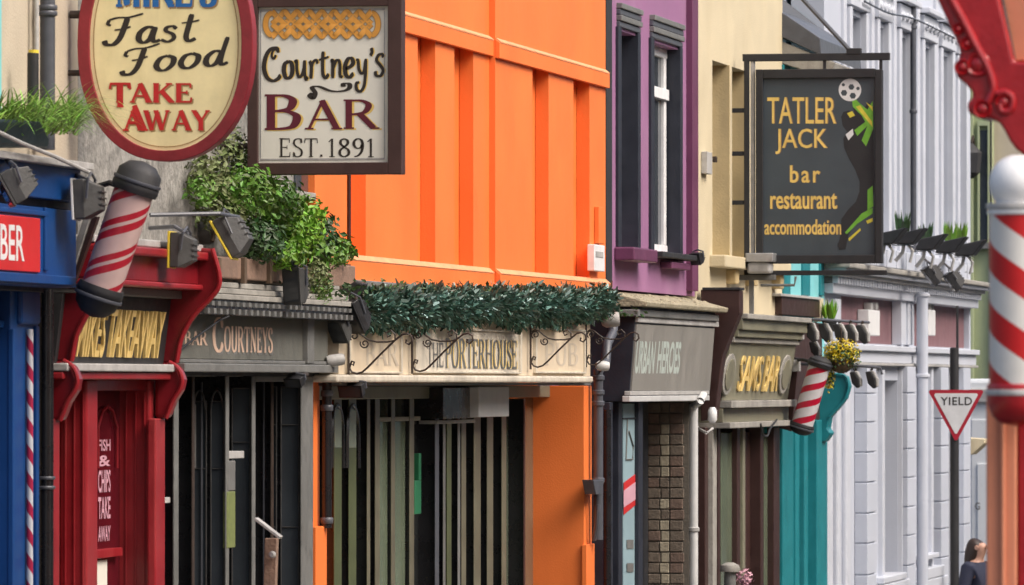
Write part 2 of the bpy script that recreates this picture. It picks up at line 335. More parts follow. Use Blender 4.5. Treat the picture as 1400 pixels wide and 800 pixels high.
FANCY = {   # curly pub hand
 'C': (.92, [('c', [(.62, .82), (.52, .7), (.42, .8), (.5, .98), (.7, 1.0), (.74, .9)], .08), ('c', [(.74, .95), (.6, 1.06), (.34, 1.0), (.14, .76), (.06, .4), (.2, .08), (.46, -.04), (.7, .02), (.84, .14)], None)]),
 'o': (.5, [('c', [(.24, .6), (.08, .5), (.04, .28), (.12, .08), (.26, .04), (.4, .14), (.44, .36), (.38, .54), (.24, .6)], None)]),
 'u': (.62, [('c', [(.0, .56), (.1, .6), (.12, .3), (.2, .08), (.34, .12), (.44, .34), (.48, .62)], .1), ('c', [(.48, .62), (.48, .2), (.54, -.02), (.62, .06)], .1)]),
 'r': (.46, [('c', [(.06, .6), (.14, .4), (.12, .0)], .11), ('c', [(.13, .3), (.22, .54), (.36, .62), (.44, .5)], .09)]),
 't': (.5, [('c', [(.2, .9), (.18, .5), (.2, .14), (.32, .02), (.46, .14)], .11), ('c', [(.0, .62), (.22, .66), (.46, .72)], .08)]),
 'n': (.62, [('c', [(.02, .56), (.12, .56), (.12, .0)], .11), ('c', [(.13, .32), (.26, .56), (.4, .58), (.46, .4), (.46, .1), (.58, .02)], .1)]),
 'e': (.5, [('c', [(.06, .3), (.3, .38), (.42, .5), (.34, .64), (.18, .62), (.05, .4), (.08, .12), (.24, .02), (.44, .14)], None)]),
 'y': (.6, [('c', [(.02, .6), (.12, .56), (.16, .28), (.28, .14), (.4, .22), (.48, .6)], .1), ('c', [(.48, .62), (.46, .1), (.4, -.28), (.24, -.46), (.06, -.4), (.04, -.2), (.18, -.16)], .1)]),
 "'": (.22, [('c', [(.1, .98), (.14, .84), (.06, .72)], .1)]),
 's': (.46, [('c', [(.42, .66), (.34, .76), (.18, .72), (.1, .56), (.26, .4), (.4, .22), (.28, .04), (.08, .06), (.04, .2)], .1)]),
}
def strokes2d(strokes, b, fat=1.0, nmin=.06, nmax=.17):
    """2-D ribbons; every stroke sits a hair above the last so none are coplanar."""
    for kind, pts, wd in strokes:
        p = cat_rom([(x, y, 0) for x, y in pts]) if kind == 'c' else [Vector((x, y, 0)) for x, y in pts]
        k = len(p); vs = []; b['n'] += 1; z = b['n']*1.0
        for i in range(k):
            d = (p[min(i+1, k-1)]-p[max(i-1, 0)]).normalized(); nrm = Vector((-d.y, d.x, 0))
            wv = (wd if wd is not None else nmin+(nmax-nmin)*abs(d.y)**1.3)*fat
            if kind == 'c' and wd is not None: wv *= .62+.5*abs(d.y)
            if kind == 'c' and i in (0, k-1) and k > 3: wv *= .7
            vs += [p[i]+nrm*wv/2, p[i]-nrm*wv/2]
        n = len(b['v']); b['v'] += [(v.x, v.y, z) for v in vs]; b['f'] += [(n+2*i, n+2*i+1, n+2*i+3, n+2*i+2) for i in range(k-1)]
def layout(text, table, fat=1.0, gap=.05, nmin=.06, nmax=.17):
    b = dict(v=[], f=[], n=0); x = 0
    for ch in text:
        adv, stx = table[ch]
        strokes2d([(k, [(px+x, py) for px, py in pts], wd) for k, pts, wd in stx], b, fat, nmin, nmax); x += adv+gap
    return b
def font2d(text, bold=0.0, space=1.0):
    c = bpy.data.curves.new('t', 'FONT'); c.body = text; c.offset = bold; c.space_character = space; c.resolution_u = 3
    o = bpy.data.objects.new('t', c); COL.objects.link(o); bpy.context.view_layer.update()
    me = bpy.data.meshes.new_from_object(o.evaluated_get(bpy.context.evaluated_depsgraph_get()))
    b = dict(v=[(v.co.x, v.co.y, 0) for v in me.vertices], f=[tuple(p.vertices) for p in me.polygons], n=1)
    bpy.data.objects.remove(o); bpy.data.curves.remove(c); bpy.data.meshes.remove(me)
    return b
def put(b, name, m, parent, A, B, C, off=.004, thick=0.0, clip=None):
    """Lay 2-D lettering b into the parallelogram A (bottom left), B (bottom right), C (top left)."""
    xs = [v[0] for v in b['v']]; ys = [v[1] for v in b['v']]; x0, x1, y0, y1 = min(xs), max(xs), min(ys), max(ys)
    U, V = B-A, C-A; N = U.cross(V).normalized(); mb = MB()
    if not thick: off *= .3                                  # paint, not raised letters
    vs = [A+U*((x-x0)/(x1-x0))+V*((y-y0)/(y1-y0))+N*(off+z*.00005) for x, y, z in b['v']]
    mb.add(vs, b['f'])
    if thick:
        ed = {}
        for f in b['f']:
            for i in range(len(f)):
                e = (f[i], f[(i+1) % len(f)])
                if (e[1], e[0]) in ed: del ed[(e[1], e[0])]
                else: ed[e] = 1
        for i, j in ed: mb.add([vs[i], vs[j], vs[j]-N*thick, vs[i]-N*thick], [(0, 1, 2, 3)])
    o = mb.build(name, m, parent)
    return o
def put_y(b, name, m, parent, p0, p1, qt, qb, y, off=.004, rise=0, thick=0.0):   # on a sign facing the camera
    return put(b, name, m, parent, PY(p0, qb, y), PY(p1, qb-rise, y), PY(p0, qt, y), off, thick)
def put_f(b, name, m, parent, p0, p1, qt, qb, ob, ot=None, off=.006, thick=0.0): # on a fascia; ob/ot = offset at the bottom and the top
    ot = ob if ot is None else ot
    A = P(p0, qb, ob); y1 = fy(p1, ob); B = Vector((A.x, y1, A.z)); C = Vector((-D+ot, A.y, fz(p0, qt, ob)))
    return put(b, name, m, parent, A, B, C, off, thick)
# ------------------------------------------------------------------ shared things
def floodlight(label, group, c, fwd, wid, hgt, dep, arm=None, m='floodblk', rim=None, up=(0, 0, 1), rimw=.012, armr=.011):
    c = Vector(c); f = Vector(fwd).normalized(); u = Vector(up); s = f.cross(u).normalized(); u = s.cross(f)
    t = thing('floodlight', label, 'floodlight', c-u*hgt/2, group)
    fr = [c+s*a*wid/2+u*b*hgt/2+f*dep*.5 for a, b in ((-1, -1), (1, -1), (1, 1), (-1, 1))]
    md = [c+s*a*wid/2+u*b*hgt/2+f*dep*.12 for a, b in ((-1, -1), (1, -1), (1, 1), (-1, 1))]
    bk = [c+s*a*wid*.33+u*b*hgt*.30-f*dep*.5 for a, b in ((-1, -1), (1, -1), (1, 1), (-1, 1))]
    side = lambda o: [[o+i, o+(i+1) % 4, o+4+(i+1) % 4, o+4+i] for i in range(4)]
    MB().add(fr+md+bk, [[0, 1, 2, 3], [11, 10, 9, 8]]+side(0)+side(4)).build('housing', m, t, .004)
    MB().add([p+f*a for a in (0.002, rimw) for p in [c+s*x*wid*.53+u*y*hgt*.53+f*dep*.5 for x, y in ((-1, -1), (1, -1), (1, 1), (-1, 1))]],
             [[3, 2, 1, 0], [4, 5, 6, 7]]+side(0)).build('rim', rim or m, t, .002)
    MB().add([p+f*(rimw+.003) for p in [c+s*x*wid*.44+u*y*hgt*.44+f*dep*.5 for x, y in ((-1, -1), (1, -1), (1, 1), (-1, 1))]], [[0, 1, 2, 3]]).build('lens', 'lens', t)
    b = MB()
    for k in range(3): b.add([c+s*x*wid*.36+u*y*hgt*.006*3+u*hgt*.16*(k-1)-f*dep*z for z in (.2, .56) for x, y in ((-1, -1), (1, -1), (1, 1), (-1, 1))], [[3, 2, 1, 0], [4, 5, 6, 7]]+side(0))
    b.build('cooling_fin', m, t)
    if arm is not None:
        pts = [Vector(a) for a in arm]
        MB().tube([c-f*dep*.2+u*hgt*.3]+pts, armr, 8).build('arm', 'iron' if m == 'floodblk' else 'pipe', t)
        MB().tube([c+s*wid*.54, c+s*wid*.54-f*dep*.1+u*hgt*.5, c-f*dep*.1+u*hgt*.66, c-s*wid*.54-f*dep*.1+u*hgt*.5, c-s*wid*.54], armr*.6, 6).build('yoke', 'pipe', t)
    return t
def barber_pole(label, top, bot, r, m, capm, capr=1.12, capl=.08, arms=(), ball=None, group=None, base=None):
    top, bot = Vector(top), Vector(bot); ax = (top-bot).normalized(); ln = (top-bot).length
    t = thing('barber_pole', label, 'barber pole', bot, group)
    me = MB().lathe([(r, -ln/2), (r, ln/2)], (0, 0, 0), (0, 0, 1), 32)
    o = me.build('striped_cylinder', m, t, 0, True); o.location = (top+bot)/2-bot; o.rotation_euler = ax.to_track_quat('Z', 'Y').to_euler()
    MB().lathe([(r*capr, 0), (r*capr*1.04, capl*.15), (r*capr*1.04, capl*.3), (r*capr, capl*.35), (r*capr*.96, capl*.75), (r*capr*.6, capl*1.05), (r*.1, capl*1.15)], top-ax*.004, ax).build('top_cap', capm, t, 0, True)
    MB().lathe([(r*capr, 0), (r*capr*1.04, capl*.15), (r*capr*1.04, capl*.3), (r*capr, capl*.35), (r*capr*.9, capl*.75), (r*capr*.55, capl*1.05), (r*.1, capl*1.15)], bot+ax*.004, -ax).build('bottom_cap', base or capm, t, 0, True)
    for e_, sg_ in ((top, 1), (bot, -1)): MB().lathe([(r*capr*1.06, 0), (r*capr*1.075, .004), (r*capr*1.075, .012), (r*capr*1.06, .016)], e_+ax*sg_*capl*.32, ax*sg_, 28).build('cap_ring', 'pipe' if capm == 'soot' else 'ltgrey', t, 0, True)
    if ball: MB().lathe([(ball*math.sin(a), -ball*math.cos(a)) for a in [math.pi*k/16 for k in range(1, 16)]], top+ax*(capl+ball*.6), ax, 28).build('ball_finial', 'inkwhite', t, 0, True)
    for a in arms: MB().tube(a, .014, 8).build('wall_arm', 'soot', t)
    return t
def leaves(b, c, rad, n, size, up=.3, flat=1.0, shell=.55):
    c = Vector(c)
    for _ in range(n):
        d = Vector((random.gauss(0, 1), random.gauss(0, 1), random.gauss(0, 1))).normalized(); k = shell+(1-shell)*random.random()**.5
        if random.random() < .3: k *= random.random()
        k *= 1+random.uniform(-.15, .22)
        p = c+Vector((d.x*rad[0], d.y*rad[1], d.z*rad[2]))*k
        nn = (d+Vector((random.uniform(-1, 1), random.uniform(-1, 1), random.uniform(-1, 1)+up))*.9).normalized()
        a = nn.cross(Vector((random.uniform(-1, 1), random.uniform(-1, 1), -.6))).normalized(); e = nn.cross(a)
        s = size*random.uniform(.6, 1.3)
        b.add([p-a*s*.5, p+e*s*.28*flat+nn*s*.1, p+a*s*.6, p-e*s*.28*flat+nn*s*.1], [(0, 1, 2), (0, 2, 3)])
def tufts(b, path, rad, n, size):
    """needle-like tufts scattered round a path (garland)."""
    for _ in range(n):
        i = random.random()*(len(path)-1); k = int(i); p = path[k].lerp(path[min(k+1, len(path)-1)], i-k)
        a = random.uniform(0, 2*math.pi); rr = random.random()**.5
        q = p+Vector((math.cos(a)*rad[0]*rr, random.uniform(-.05, .05), math.sin(a)*rad[1]*rr))
        d = (Vector((math.cos(a), random.uniform(-1, 1), math.sin(a)))+Vector((random.uniform(-.6, .6), random.uniform(-.6, .6), random.uniform(-.7, .5)))).normalized()
        s = d.cross(Vector((random.random(), random.random(), random.random()))).normalized(); ln = size*random.uniform(.5, 1.3)
        b.add([q-s*ln*.3, q+s*ln*.3, q+d*ln+s*ln*.12, q+d*ln-s*ln*.12], [(0, 1, 2, 3)])
def ground_root(name, label, p0, p1, cat='building'):
    y = (fy(p0)+fy(p1))/2
    return thing(name, label, cat, (-D, y, gz(y)-.05))
def roof(parent, y0, y1, z, m='slate', over=.25):
    b = MB(); b.prism([(-D+over, y0, z), (-D+over, y0, z+.1), (-D-4, y0, z+2.6), (-D-8.3, y0, z+.1), (-D-8.3, y0, z)], (0, y1-y0, 0)); b.build('roof', m, parent)
def body(parent, m, p0, p1, top, o=0, back=8.0, gap=.4):
    y0, y1 = fy(p0, o), fy(p1, o); MB().box(-D-back, -D+o-gap, y0+.004, y1-.004, gz(y0)-1, top).build('rear_block', m, parent)
    return y0, y1
def mull(par, p0, p1, q0, ob, of, bead, body_m='black'):
    """mullion: deep dark body with a pale bead on its front edge"""
    o = MB().fb(p0, p1, q0, BOT, ob, of).build('mullion', body_m, par, .003)
    MB().fb(p0+.3, p1+1.2, q0+.5, BOT, of+.001, of+.009).build('bead', bead, o, .002)
    return o
BOT = 1300
# ================================================================== THE SETTING
def sheet(name, m, x0, x1, y0, y1, lift, thick=0):
    b = MB(); v = [(x, y, gz(y)+lift) for x, y in ((x0, y0), (x1, y0), (x1, y1), (x0, y1))]
    if thick: b.prism(v, (0, 0, -thick))
    else: b.add(v, [(0, 1, 2, 3)])
    o = b.build(name, m); o['kind'] = 'structure'; return o
sheet('ground', 'asphalt', -400, 400, -200, 700, -.02)
sheet('road', 'asphalt', -5.9, 3.0, -60, 160, 0)
sheet('pavement', 'paving', -D-.2, -5.9, -20, 70, .12, .2)
for k in range(2): sheet('road_line', 'inkyellow', -5.55+.2*k, -5.45+.2*k, -20, 69, .004)
# ================================================================== BLUE BARBER SHOP (far left)
B = ground_root('blue_barber_shop', 'blue painted barber shop with beige upper wall at the left edge', -150, 72)
y0, y1 = body(B, 'beige', -160, 106, 7.5)
MB().box(-D-.4, -D, y0, y1, fz(0, 215), 7.5).build('wall', 'beige', B)
roof(B, y0, y1, 7.5)
part('trim_strip', 'aqua', B, fb=(-6, 2, -80, 150, 0, .03))
part('lead_ledge', 'ltgrey', B, fb=(-150, 128, 204, 214, 0, .38))
part('cornice', 'blue', B, fb=(-150, 110, 215, 262, 0, .33))
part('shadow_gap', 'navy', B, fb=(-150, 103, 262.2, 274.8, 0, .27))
fa = part('fascia', 'blue', B, fb=(-150, 104, 275, 386, 0, .30))
part('moulding', 'blue', fa, fb=(-150, 104, 370, 383, .29, .325))
part('moulding', 'blue', fa, fb=(62, 66, 284, 370, .29, .312))
part('moulding', 'blue', fa, fb=(-150, 66, 278, 285, .29, .314))
sb_ = part('signboard', 'redboard', fa, fb=(-120, 55, 290, 367, .29, .312))
put_f(font2d('BARBER', .012), 'lettering', 'inkwhite', sb_, -38, 33, 302, 352, .3125, off=.003)
part('soffit', 'navy', B, fb=(-150, 60, 386.3, 394, 0, .16))
part('stall_front', 'blue', B, fb=(-150, 14, 394.3, BOT, -.2, .06))
part('panel_moulding', 'blue', B, fb=(-30, -4, 440, BOT, .05, .085))
part('transom', 'blue', B, fb=(-150, 14, 436, 446, .05, .09))
pl = part('pilaster', 'blue', B, fb=(14, 52, 394.5, BOT, -.2, .12))
part('capital', 'blue', pl, fb=(30, 56, 396, 444, .1, .145), bevel=.015)
part('fillet', 'blue', pl, fb=(18, 22, 450, BOT, .11, .135))
part('fillet', 'blue', pl, fb=(50, 54, 446, BOT, .11, .135))
sm = stripe_mat('barber_strip_stripes', (.62, .64, .68), (.40, .02, .07), .125, [(.5, .98)], 1)
p = P(41, 450, .14)
o = MB().lathe([(.0155, gz(p.y)+.2), (.0155, p.z)], (p.x, p.y, 0), n=14).build('barber_strip', sm, None, 0, True)
tag(o, 'thin red and white striped rod fixed upright on the blue pilaster', 'striped rod')
# slanted aluminium edge bar
a, b_, y = PY(118, 296, 27.95), PY(88, 392, 27.95), 27.95
t = thing('edge_bar', 'long slanted aluminium bar at the end of the blue fascia', 'metal bar', b_)
MB().prism([a+Vector((-.012, 0, 0)), a+Vector((.02, 0, 0)), b_+Vector((.018, 0, 0)), b_+Vector((-.014, 0, 0))], (0, .09, 0)).build('channel', 'ltgrey', t, .003)
MB().prism([a+Vector((.022, .02, 0)), a+Vector((.05, .02, 0)), b_+Vector((.046, .02, .03)), b_+Vector((.02, .02, 0))], (0, .05, 0)).build('backing', 'brown', t, .003)
# drain pipes on the beige wall
t = thing('downpipe', 'dark grey downpipe with collar on the beige wall', 'pipe', P(65, 205, .07))
p = P(65, 120, .07); MB().lathe([(.036, fz(65, 205, .07)), (.036, 7.4)], (p.x, p.y, 0), n=16).build('pipe', 'pipe', t, 0, True)
for q in (22, 14): MB().lathe([(.044, 0), (.047, .004), (.047, .02), (.044, .024)], (p.x, p.y, fz(65, q, .07)), n=16).build('collar', 'pipe', t, 0, True)
p = P(50, 0, .04); MB().lathe([(.012, fz(50, 205, .04)), (.012, 7.4)], (p.x, p.y, 0), n=10).build('side_pipe', 'ltgrey', t, 0, True)
t = thing('vent_post', 'short black post with a yellow top beside the downpipe', 'post', P(45, 190, .12))
p = P(45, 190, .12); MB().lathe([(.027, p.z), (.027, fz(45, 73, .12)), (.022, fz(45, 72, .12))], (p.x, p.y, 0), n=14).build('pipe', 'soot', t, 0, True)
MB().lathe([(.024, 0), (.024, .016)], (p.x+.003, p.y, fz(45, 73, .12)), n=14).build('cap', 'yellow', t)
# grass planter
t = thing('planter', 'dark half-round planter with spiky green grass above the blue cornice', 'planter', P(30, 203, .28))
MB().prism([P(-40, 160, .40), P(58, 166, .40), P(66, 185, .36), P(70, 202, .36), P(-40, 202, .36)], (-.24, 0, 0)).build('trough', 'planter', t, .02)
b = MB()
for i in range(760):
    base = P(random.uniform(-10, 105), random.uniform(158, 186), .26+random.uniform(-.12, .12)); ang = random.uniform(-.5, 2.2); ln = random.uniform(.16, .44)
    d = Vector((math.cos(ang)*.8+.25, random.uniform(-.8, .9), 0)).normalized(); pts = []; lean = random.uniform(.5, 1.3)
    for k in range(5):
        u = k/4; pts.append(base+d*ln*(u*lean*.8)+Vector((0, 0, ln*(u*.75-u*u*lean*.62))))
    s = d.cross(Vector((0, 0, 1)))*.0042; vs = []
    for k, q in enumerate(pts): vs += [q+s*(1-k/4.2)*1.2, q-s*(1-k/4.2)*1.2]
    b.add(vs, [(2*k, 2*k+1, 2*k+3, 2*k+2) for k in range(4)])
b.build('grass_blades', 'grassb', t)
o = MB().tube([P(-20, 172, .42), P(30, 196, .42), P(75, 214, .42), P(122, 236, .42)], .010, 8).build('conduit', 'ltgrey', None, 0, True)
tag(o, 'pale grey cable running down across the blue cornice', 'cable')
floodlight('grey box floodlight on the blue cornice above the red signboard', 'floodlights over the shop signs', P(26, 250, .52), (-.75, -.3, -.45), .17, .15, .13, [P(12, 222, .36), P(6, 214, .3)], 'floodgrey')
floodlight('grey floodlight with white rim at the right end of the blue fascia', 'floodlights over the shop signs', P(123, 272, .44), (-1, -.1, -.05), .2, .18, .12, [P(118, 246, .42), P(100, 238, .3)], 'floodgrey', 'inkwhite')
# tilted barber pole
sm = stripe_mat('pink_barber_stripes', (.66, .47, .44), (.46, .022, .04), .185, [(.08, .30), (.40, .58)], -2)
yb = 27.75
barber_pole('pink and red striped barber pole with black caps tilted between blue and red shops', PY(183, 262, yb), PY(139, 392, yb), .093, sm, 'soot', 1.14, .13,
            [[PY(186, 262, yb+.05), PY(150, 250, yb+.2), PY(110, 262, yb+.25)], [PY(140, 396, yb+.05), PY(110, 392, yb+.2), PY(96, 392, yb+.25)]])
# ================================================================== RED TAKEAWAY
T = ground_root('red_takeaway', 'glossy red takeaway shopfront with scrolled console brackets and gilt sign', 72, 226)
y0, y1 = fy(72, .1), fy(226, .1)
MB().box(-D-8, -D-.4, y0+.004, y1-.004, gz(y0)-1, 7.2).build('rear_block', 'stone', T)
MB().box(-D-.4, -D, fy(106)+.003, y1-.003, fz(150, 345), 7.2).build('wall', 'stone', T)
roof(T, y0, y1, 7.2)
yb0, yb1 = y0+.01, y1-.01
def run(name, m, par, q0, q1, o0, o1, ya, yb, ref, bevel=.004):
    return MB().box(-D+o0, -D+o1, ya, yb, fz(ref, q0, o1), fz(ref, q1, o1)).build(name, m, par, bevel)
run('lead_flashing', 'ltgrey', T, 330, 340, 0, .30, yb0, yb1, 230, .006)
co = run('cornice', 'red_light', T, 340.3, 352, 0, .34, yb0, yb1, 230, .01)
run('cornice_face', 'red', co, 352.3, 386, 0, .285, yb0, yb1, 230)
run('cornice_bead', 'red_light', co, 386.3, 394, 0, .31, yb0, yb1, 230, .008)
run('grey_band', 'midgrey', T, 394.3, 406, 0, .2, yb0+.02, yb1-.02, 200)
zA, zB = fz(160, 497, .1), fz(160, 406, .1)
sg = MB().prism([(-D, yb0, zA), (-D+.105, yb0, zA), (-D+.145, yb0, zB), (-D, yb0, zB)], (0, yb1-yb0, 0)).build('sign_panel', 'soot', T)
put_f(font2d('MIKES TAKEAWAY', .002, 1.0), 'lettering', 'gilt', sg, 100, 215, 420, 488, .107, .139, off=.016, thick=.015)
run('ledge', 'ltgrey', T, 497.3, 508, 0, .17, yb0, yb1, 160, .006)
run('red_moulding', 'red_light', T, 509, 519, 0, .15, yb0, yb1, 160, .008)
cons = [(232, 352), (262, 338), (290, 340), (299, 372), (299, 392), (288, 408), (272, 424), (259, 440), (247, 464), (241, 496), (214, 497), (214, 400)]
roll = [(212, 497), (234, 495), (246, 503), (252, 519), (249, 533), (239, 549), (230, 572), (212, 572)]
ycR, ycL = fy(214, .07), fy(73, .07)-.06
for yc, first in ((ycL, 0), (ycR, 1)):
    dy = Vector((0, yc-ycR, 0))
    c = MB().prism([PY(*q, ycR)+dy for q in cons], (0, .075, 0)).build('console', 'red', T, .012)
    e = [PY(px+1, py, ycR)+dy+Vector((0, -.012, 0)) for px, py in cons[2:10]]
    MB().tube(cat_rom(e, 4), .012, 8).build('console_bead', 'red_light', c, 0, True)
    r_ = MB().prism([PY(*q, ycR)+dy+Vector((0, -.02, 0)) for q in roll], (0, .10, 0)).build('console_roll', 'red', T, .02)
    e = [PY(px-1, py, ycR)+dy+Vector((0, -.032, 0)) for px, py in roll[1:7]]
    MB().tube(cat_rom(e, 4), .011, 8).build('roll_bead', 'red_light', r_, 0, True)
part('pilaster', 'red_light', T, fb=(213, 226, 572, BOT, .056, .10), bevel=.008)
part('pilaster', 'red_light', T, fb=(73, 82, 572, BOT, .02, .10), bevel=.008)
part('post', 'red_light', T, fb=(119, 134, 520, BOT, -.075, .06), bevel=.012)
part('post', 'red_light', T, fb=(205, 212, 520, BOT, -.11, .055), bevel=.01)
for pxs_, yq in (((88, 100, 112), fy(119, .06)), ((171, 184, 196), fy(205, .055))):
    for x in pxs_: MB().sb(x, x+1.6, 536, BOT, yq-.007, .0068).build('reveal_bead', 'red_light', T, .002)
part('window_head', 'red', T, fb=(80, 212, 519.3, 534, -.1, .035))
wy0, wy1 = fy(134, .06), fy(205, .055)
wn = MB().box(-D-.13, -D-.1, wy0, wy1, gz(wy0)+.5, fz(150, 534, -.1)).build('window', 'maroon', T)
part('glazing_bar', 'red_light', wn, fb=(100, 168, 752, 764, -.1, -.06))
part('lower_panel', 'signwhite', wn, fb=(130, 147, 766, 900, -.1, -.09))
b = MB(); pts = [P(134, 640, -.085), P(134, 585, -.085), P(140, 562, -.085), P(147, 556, -.085), P(154, 562, -.085), P(160, 585, -.085), P(160, 640, -.085)]
b.tube(pts, .008, 6); b.build('arch_bead', 'red', wn, 0, True)
for i, (tx, qa, qb) in enumerate((('FISH', 601, 617), ('&', 623, 638), ('CHIPS', 643, 674), ('TAKE', 680, 710), ('AWAY', 720, 741))):
    put_f(font2d(tx, .02), 'lettering', 'pink', wn, 134, 151, qa, qb, -.0985, off=.003)
MB().box(-D-.35, -D-.14, y0+.02, y1-.02, gz(y0)-.3, fz(160, 520)).build('inner_wall', 'red', T)
# downpipe between the blue and the red shop
t = thing('downpipe', 'black downpipe in the gap between blue and red shopfronts', 'pipe', P(62, 1200, .09))
p = P(63, 500, .09); MB().lathe([(.036, gz(p.y)+.13), (.036, fz(63, 395, .09))], (p.x, p.y, 0), n=16).build('pipe', 'black', t, 0, True)
for q in (656, 669): MB().lathe([(.042, 0), (.045, .004), (.045, .012), (.042, .016)], (p.x, p.y, fz(63, q, .09)), n=16).build('collar', 'pipe', t, 0, True)
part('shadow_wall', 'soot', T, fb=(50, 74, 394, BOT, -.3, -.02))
# lights over the takeaway sign
floodlight('black floodlight with yellow rim pointing left over the red cornice', 'yellow-rimmed floodlights', P(252, 342, .40), (-1, -.05, .02), .18, .17, .11, [P(258, 320, .36), P(240, 310, .3), P(205, 312, .1)], 'floodgrey', 'yellow')
floodlight('tilted black floodlight with yellow rim beside the leafy shrub', 'yellow-rimmed floodlights', P(322, 320, .44), (-.87, -.05, -.5), .2, .21, .12, [P(326, 297, .44), P(300, 292, .4), P(205, 294, .1)], 'floodgrey', 'yellow')
for (pa, pb, q, rr, lb) in ((212, 262, 317, .030, 'thin grey lamp tube lying behind the red cornice'), (264, 292, 318, .062, 'stubby grey lamp drum behind the red console bracket')):
    t = thing('lamp_tube', lb, 'lamp', PY(pa, q+12, 32.0 if rr < .05 else 31.6)); yy = 32.0 if rr < .05 else 31.6
    A_, B_ = PY(pa, q, yy), PY(pb, q, yy); L_ = (B_-A_).length
    MB().lathe([(rr*.9, 0), (rr, .01), (rr, L_*.8), (rr*.85, L_)], A_, B_-A_, 20).build('drum', 'midgrey', t, 0, True)
    MB().box(A_.x+L_*.4, A_.x+L_*.5, yy-.02, yy+.02, A_.z-rr*2.0, A_.z).build('foot', 'midgrey', t)
    MB().lathe([(rr*1.05, 0), (rr*1.05, .012)], A_+(B_-A_)*.3, B_-A_, 20).build('band', 'pipe', t, 0, True)
# ------------------------------------------------------------------ oval hanging sign
ys = fy(92, 0)
t = thing('hanging_sign', 'oval cream hanging sign with red rim advertising fast food', 'sign', PY(227, 221, ys))
def ell(cx, cy, a, b, n=64):          # upright oval, a little fuller than an ellipse
    f = lambda v, e: math.copysign(abs(v)**e, v)
    return [PY(cx+a*f(math.cos(2*math.pi*k/n), .92), cy+b*f(math.sin(2*math.pi*k/n), .90), ys) for k in range(n)]
E0, E1 = ell(227, 60, 120, 161), ell(227, 60, 104, 146); n = len(E0); e = Vector((0, .07, 0)); f_ = Vector((0, -.02, 0))
MB().add([v+f_ for v in E0]+[v+f_ for v in E1]+[v+e for v in E0]+[v+e for v in E1],
         [[i, (i+1) % n, n+(i+1) % n, n+i] for i in range(n)]+[[2*n+i, 2*n+(i+1) % n, (i+1) % n, i] for i in range(n)]+[[n+i, n+(i+1) % n, 3*n+(i+1) % n, 3*n+i] for i in range(n)]+[[2*n+i, 3*n+i, 3*n+(i+1) % n, 2*n+(i+1) % n] for i in range(n)]).build('rim', 'signred', t, .004)
bd = MB().prism(ell(227, 60, 104.2, 146.2), (0, .05, 0)).build('board', 'signcream', t)
Ea, Eb = ell(227, 60, 99.5, 141.5), ell(227, 60, 98.3, 140.3)
MB().add([v-Vector((0, .003, 0)) for v in Ea+Eb], [[i, (i+1) % n, n+(i+1) % n, n+i] for i in range(n)]).build('border_line', 'inkshade', bd)
def ink(b, m, nm, x0, x1, qt, qb, y, rise=0, off=.004, parent=None): return put_y(b, nm, m, parent, x0, x1, qt, qb, y, off, rise)
for dx, dq, m, nm, off in ((2, 2, 'inkshade', 'letter_shadow', .002), (0, 0, 'x', 'lettering', .006)):
    ink(layout("MIKE'S", SERIF, 1.55), m if m != 'x' else 'inkblue', nm, 158+dx, 297+dx, -38+dq, 11+dq, ys, 0, off, bd)
    ink(layout("TAKE", SERIF, 1.35), m if m != 'x' else 'inkred', nm, 149+dx, 263+dx, 113+dq, 141+dq, ys, 0, off, bd)
    ink(layout("AWAY", SERIF, 1.35), m if m != 'x' else 'inkred', nm, 169+dx, 287+dx, 150+dq, 179+dq, ys, 0, off, bd)
ink(layout("T", SERIF, 1.35), 'inkred', 'initial', 149, 180, 113, 147, ys, 0, .0105, bd)
ink(layout("A", SERIF, 1.2), 'inkred', 'initial', 168, 203, 143, 179, ys, 0, .0105, bd)
ink(layout("Fast", SCRIPT, 1.15, .02, .07, .15), 'inkblack', 'lettering', 139, 273, 20, 64, ys, 5, .005, bd)
ink(layout("Food", SCRIPT, 1.15, .06, .07, .15), 'inkblack', 'lettering', 163, 314, 64, 105, ys, 14, .005, bd)
MB().tube([PY(110, 20, ys+.02), PY(96, 20, ys+.02)], .02, 10).build('wall_arm', 'iron', t)
MB().tube([PY(112, 100, ys+.02), PY(88, 100, ys+.02)], .015, 10).build('wall_arm', 'iron', t)
# ================================================================== COURTNEYS BAR
C = ground_root('dark_bar', 'dark grey and black bar shopfront with peach lettering and weathered boards', 226, 430)
y0, y1 = fy(226, .1)+.004, fy(430, .05)
MB().box(-D-8, -D-.4, y0+.004, y1-.004, gz(y0)-1, 7.0).build('rear_block', 'stone', C)
MB().box(-D-.4, -D, y0, y1, fz(330, 515), 7.0).build('wall', 'stone', C); roof(C, y0, y1, 7.0)
uw = part('upper_window', 'glass_win', C, fb=(404, 430, 150, 268, -.02, .012))
part('window_sill', 'grey', uw, fb=(402, 432, 262, 272, 0, .06))
for i in range(5):
    q = 372+i*8; run('board', 'grey', C, q, q+7.4, 0, .17+.028*i, y0+.01, y1-.02, 340, .004)
b = MB(); za, zm, zc = fz(340, 412.5, .3), fz(340, 422, .3), fz(340, 432, .3); k = 26
run('dentil_backing', 'black', C, 412.3, 432, 0, .27, y0+.01, y1-.03, 340, 0)
for i in range(k):
    a = y0+.05+(y1-y0-.12)*i/k; wd = (y1-y0-.12)/k
    b.box(-D+.27, -D+.295, a, a+wd*.42, zm+.008, za-.006); b.box(-D+.27, -D+.29, a+wd*.5, a+wd*.88, zc+.004, zm-.006)
b.build('dentils', 'midgrey', C, kind='stuff')
fa = run('fascia', 'dkgrey', C, 432.3, 492, 0, .16, y0+.01, y1-.15, 330)
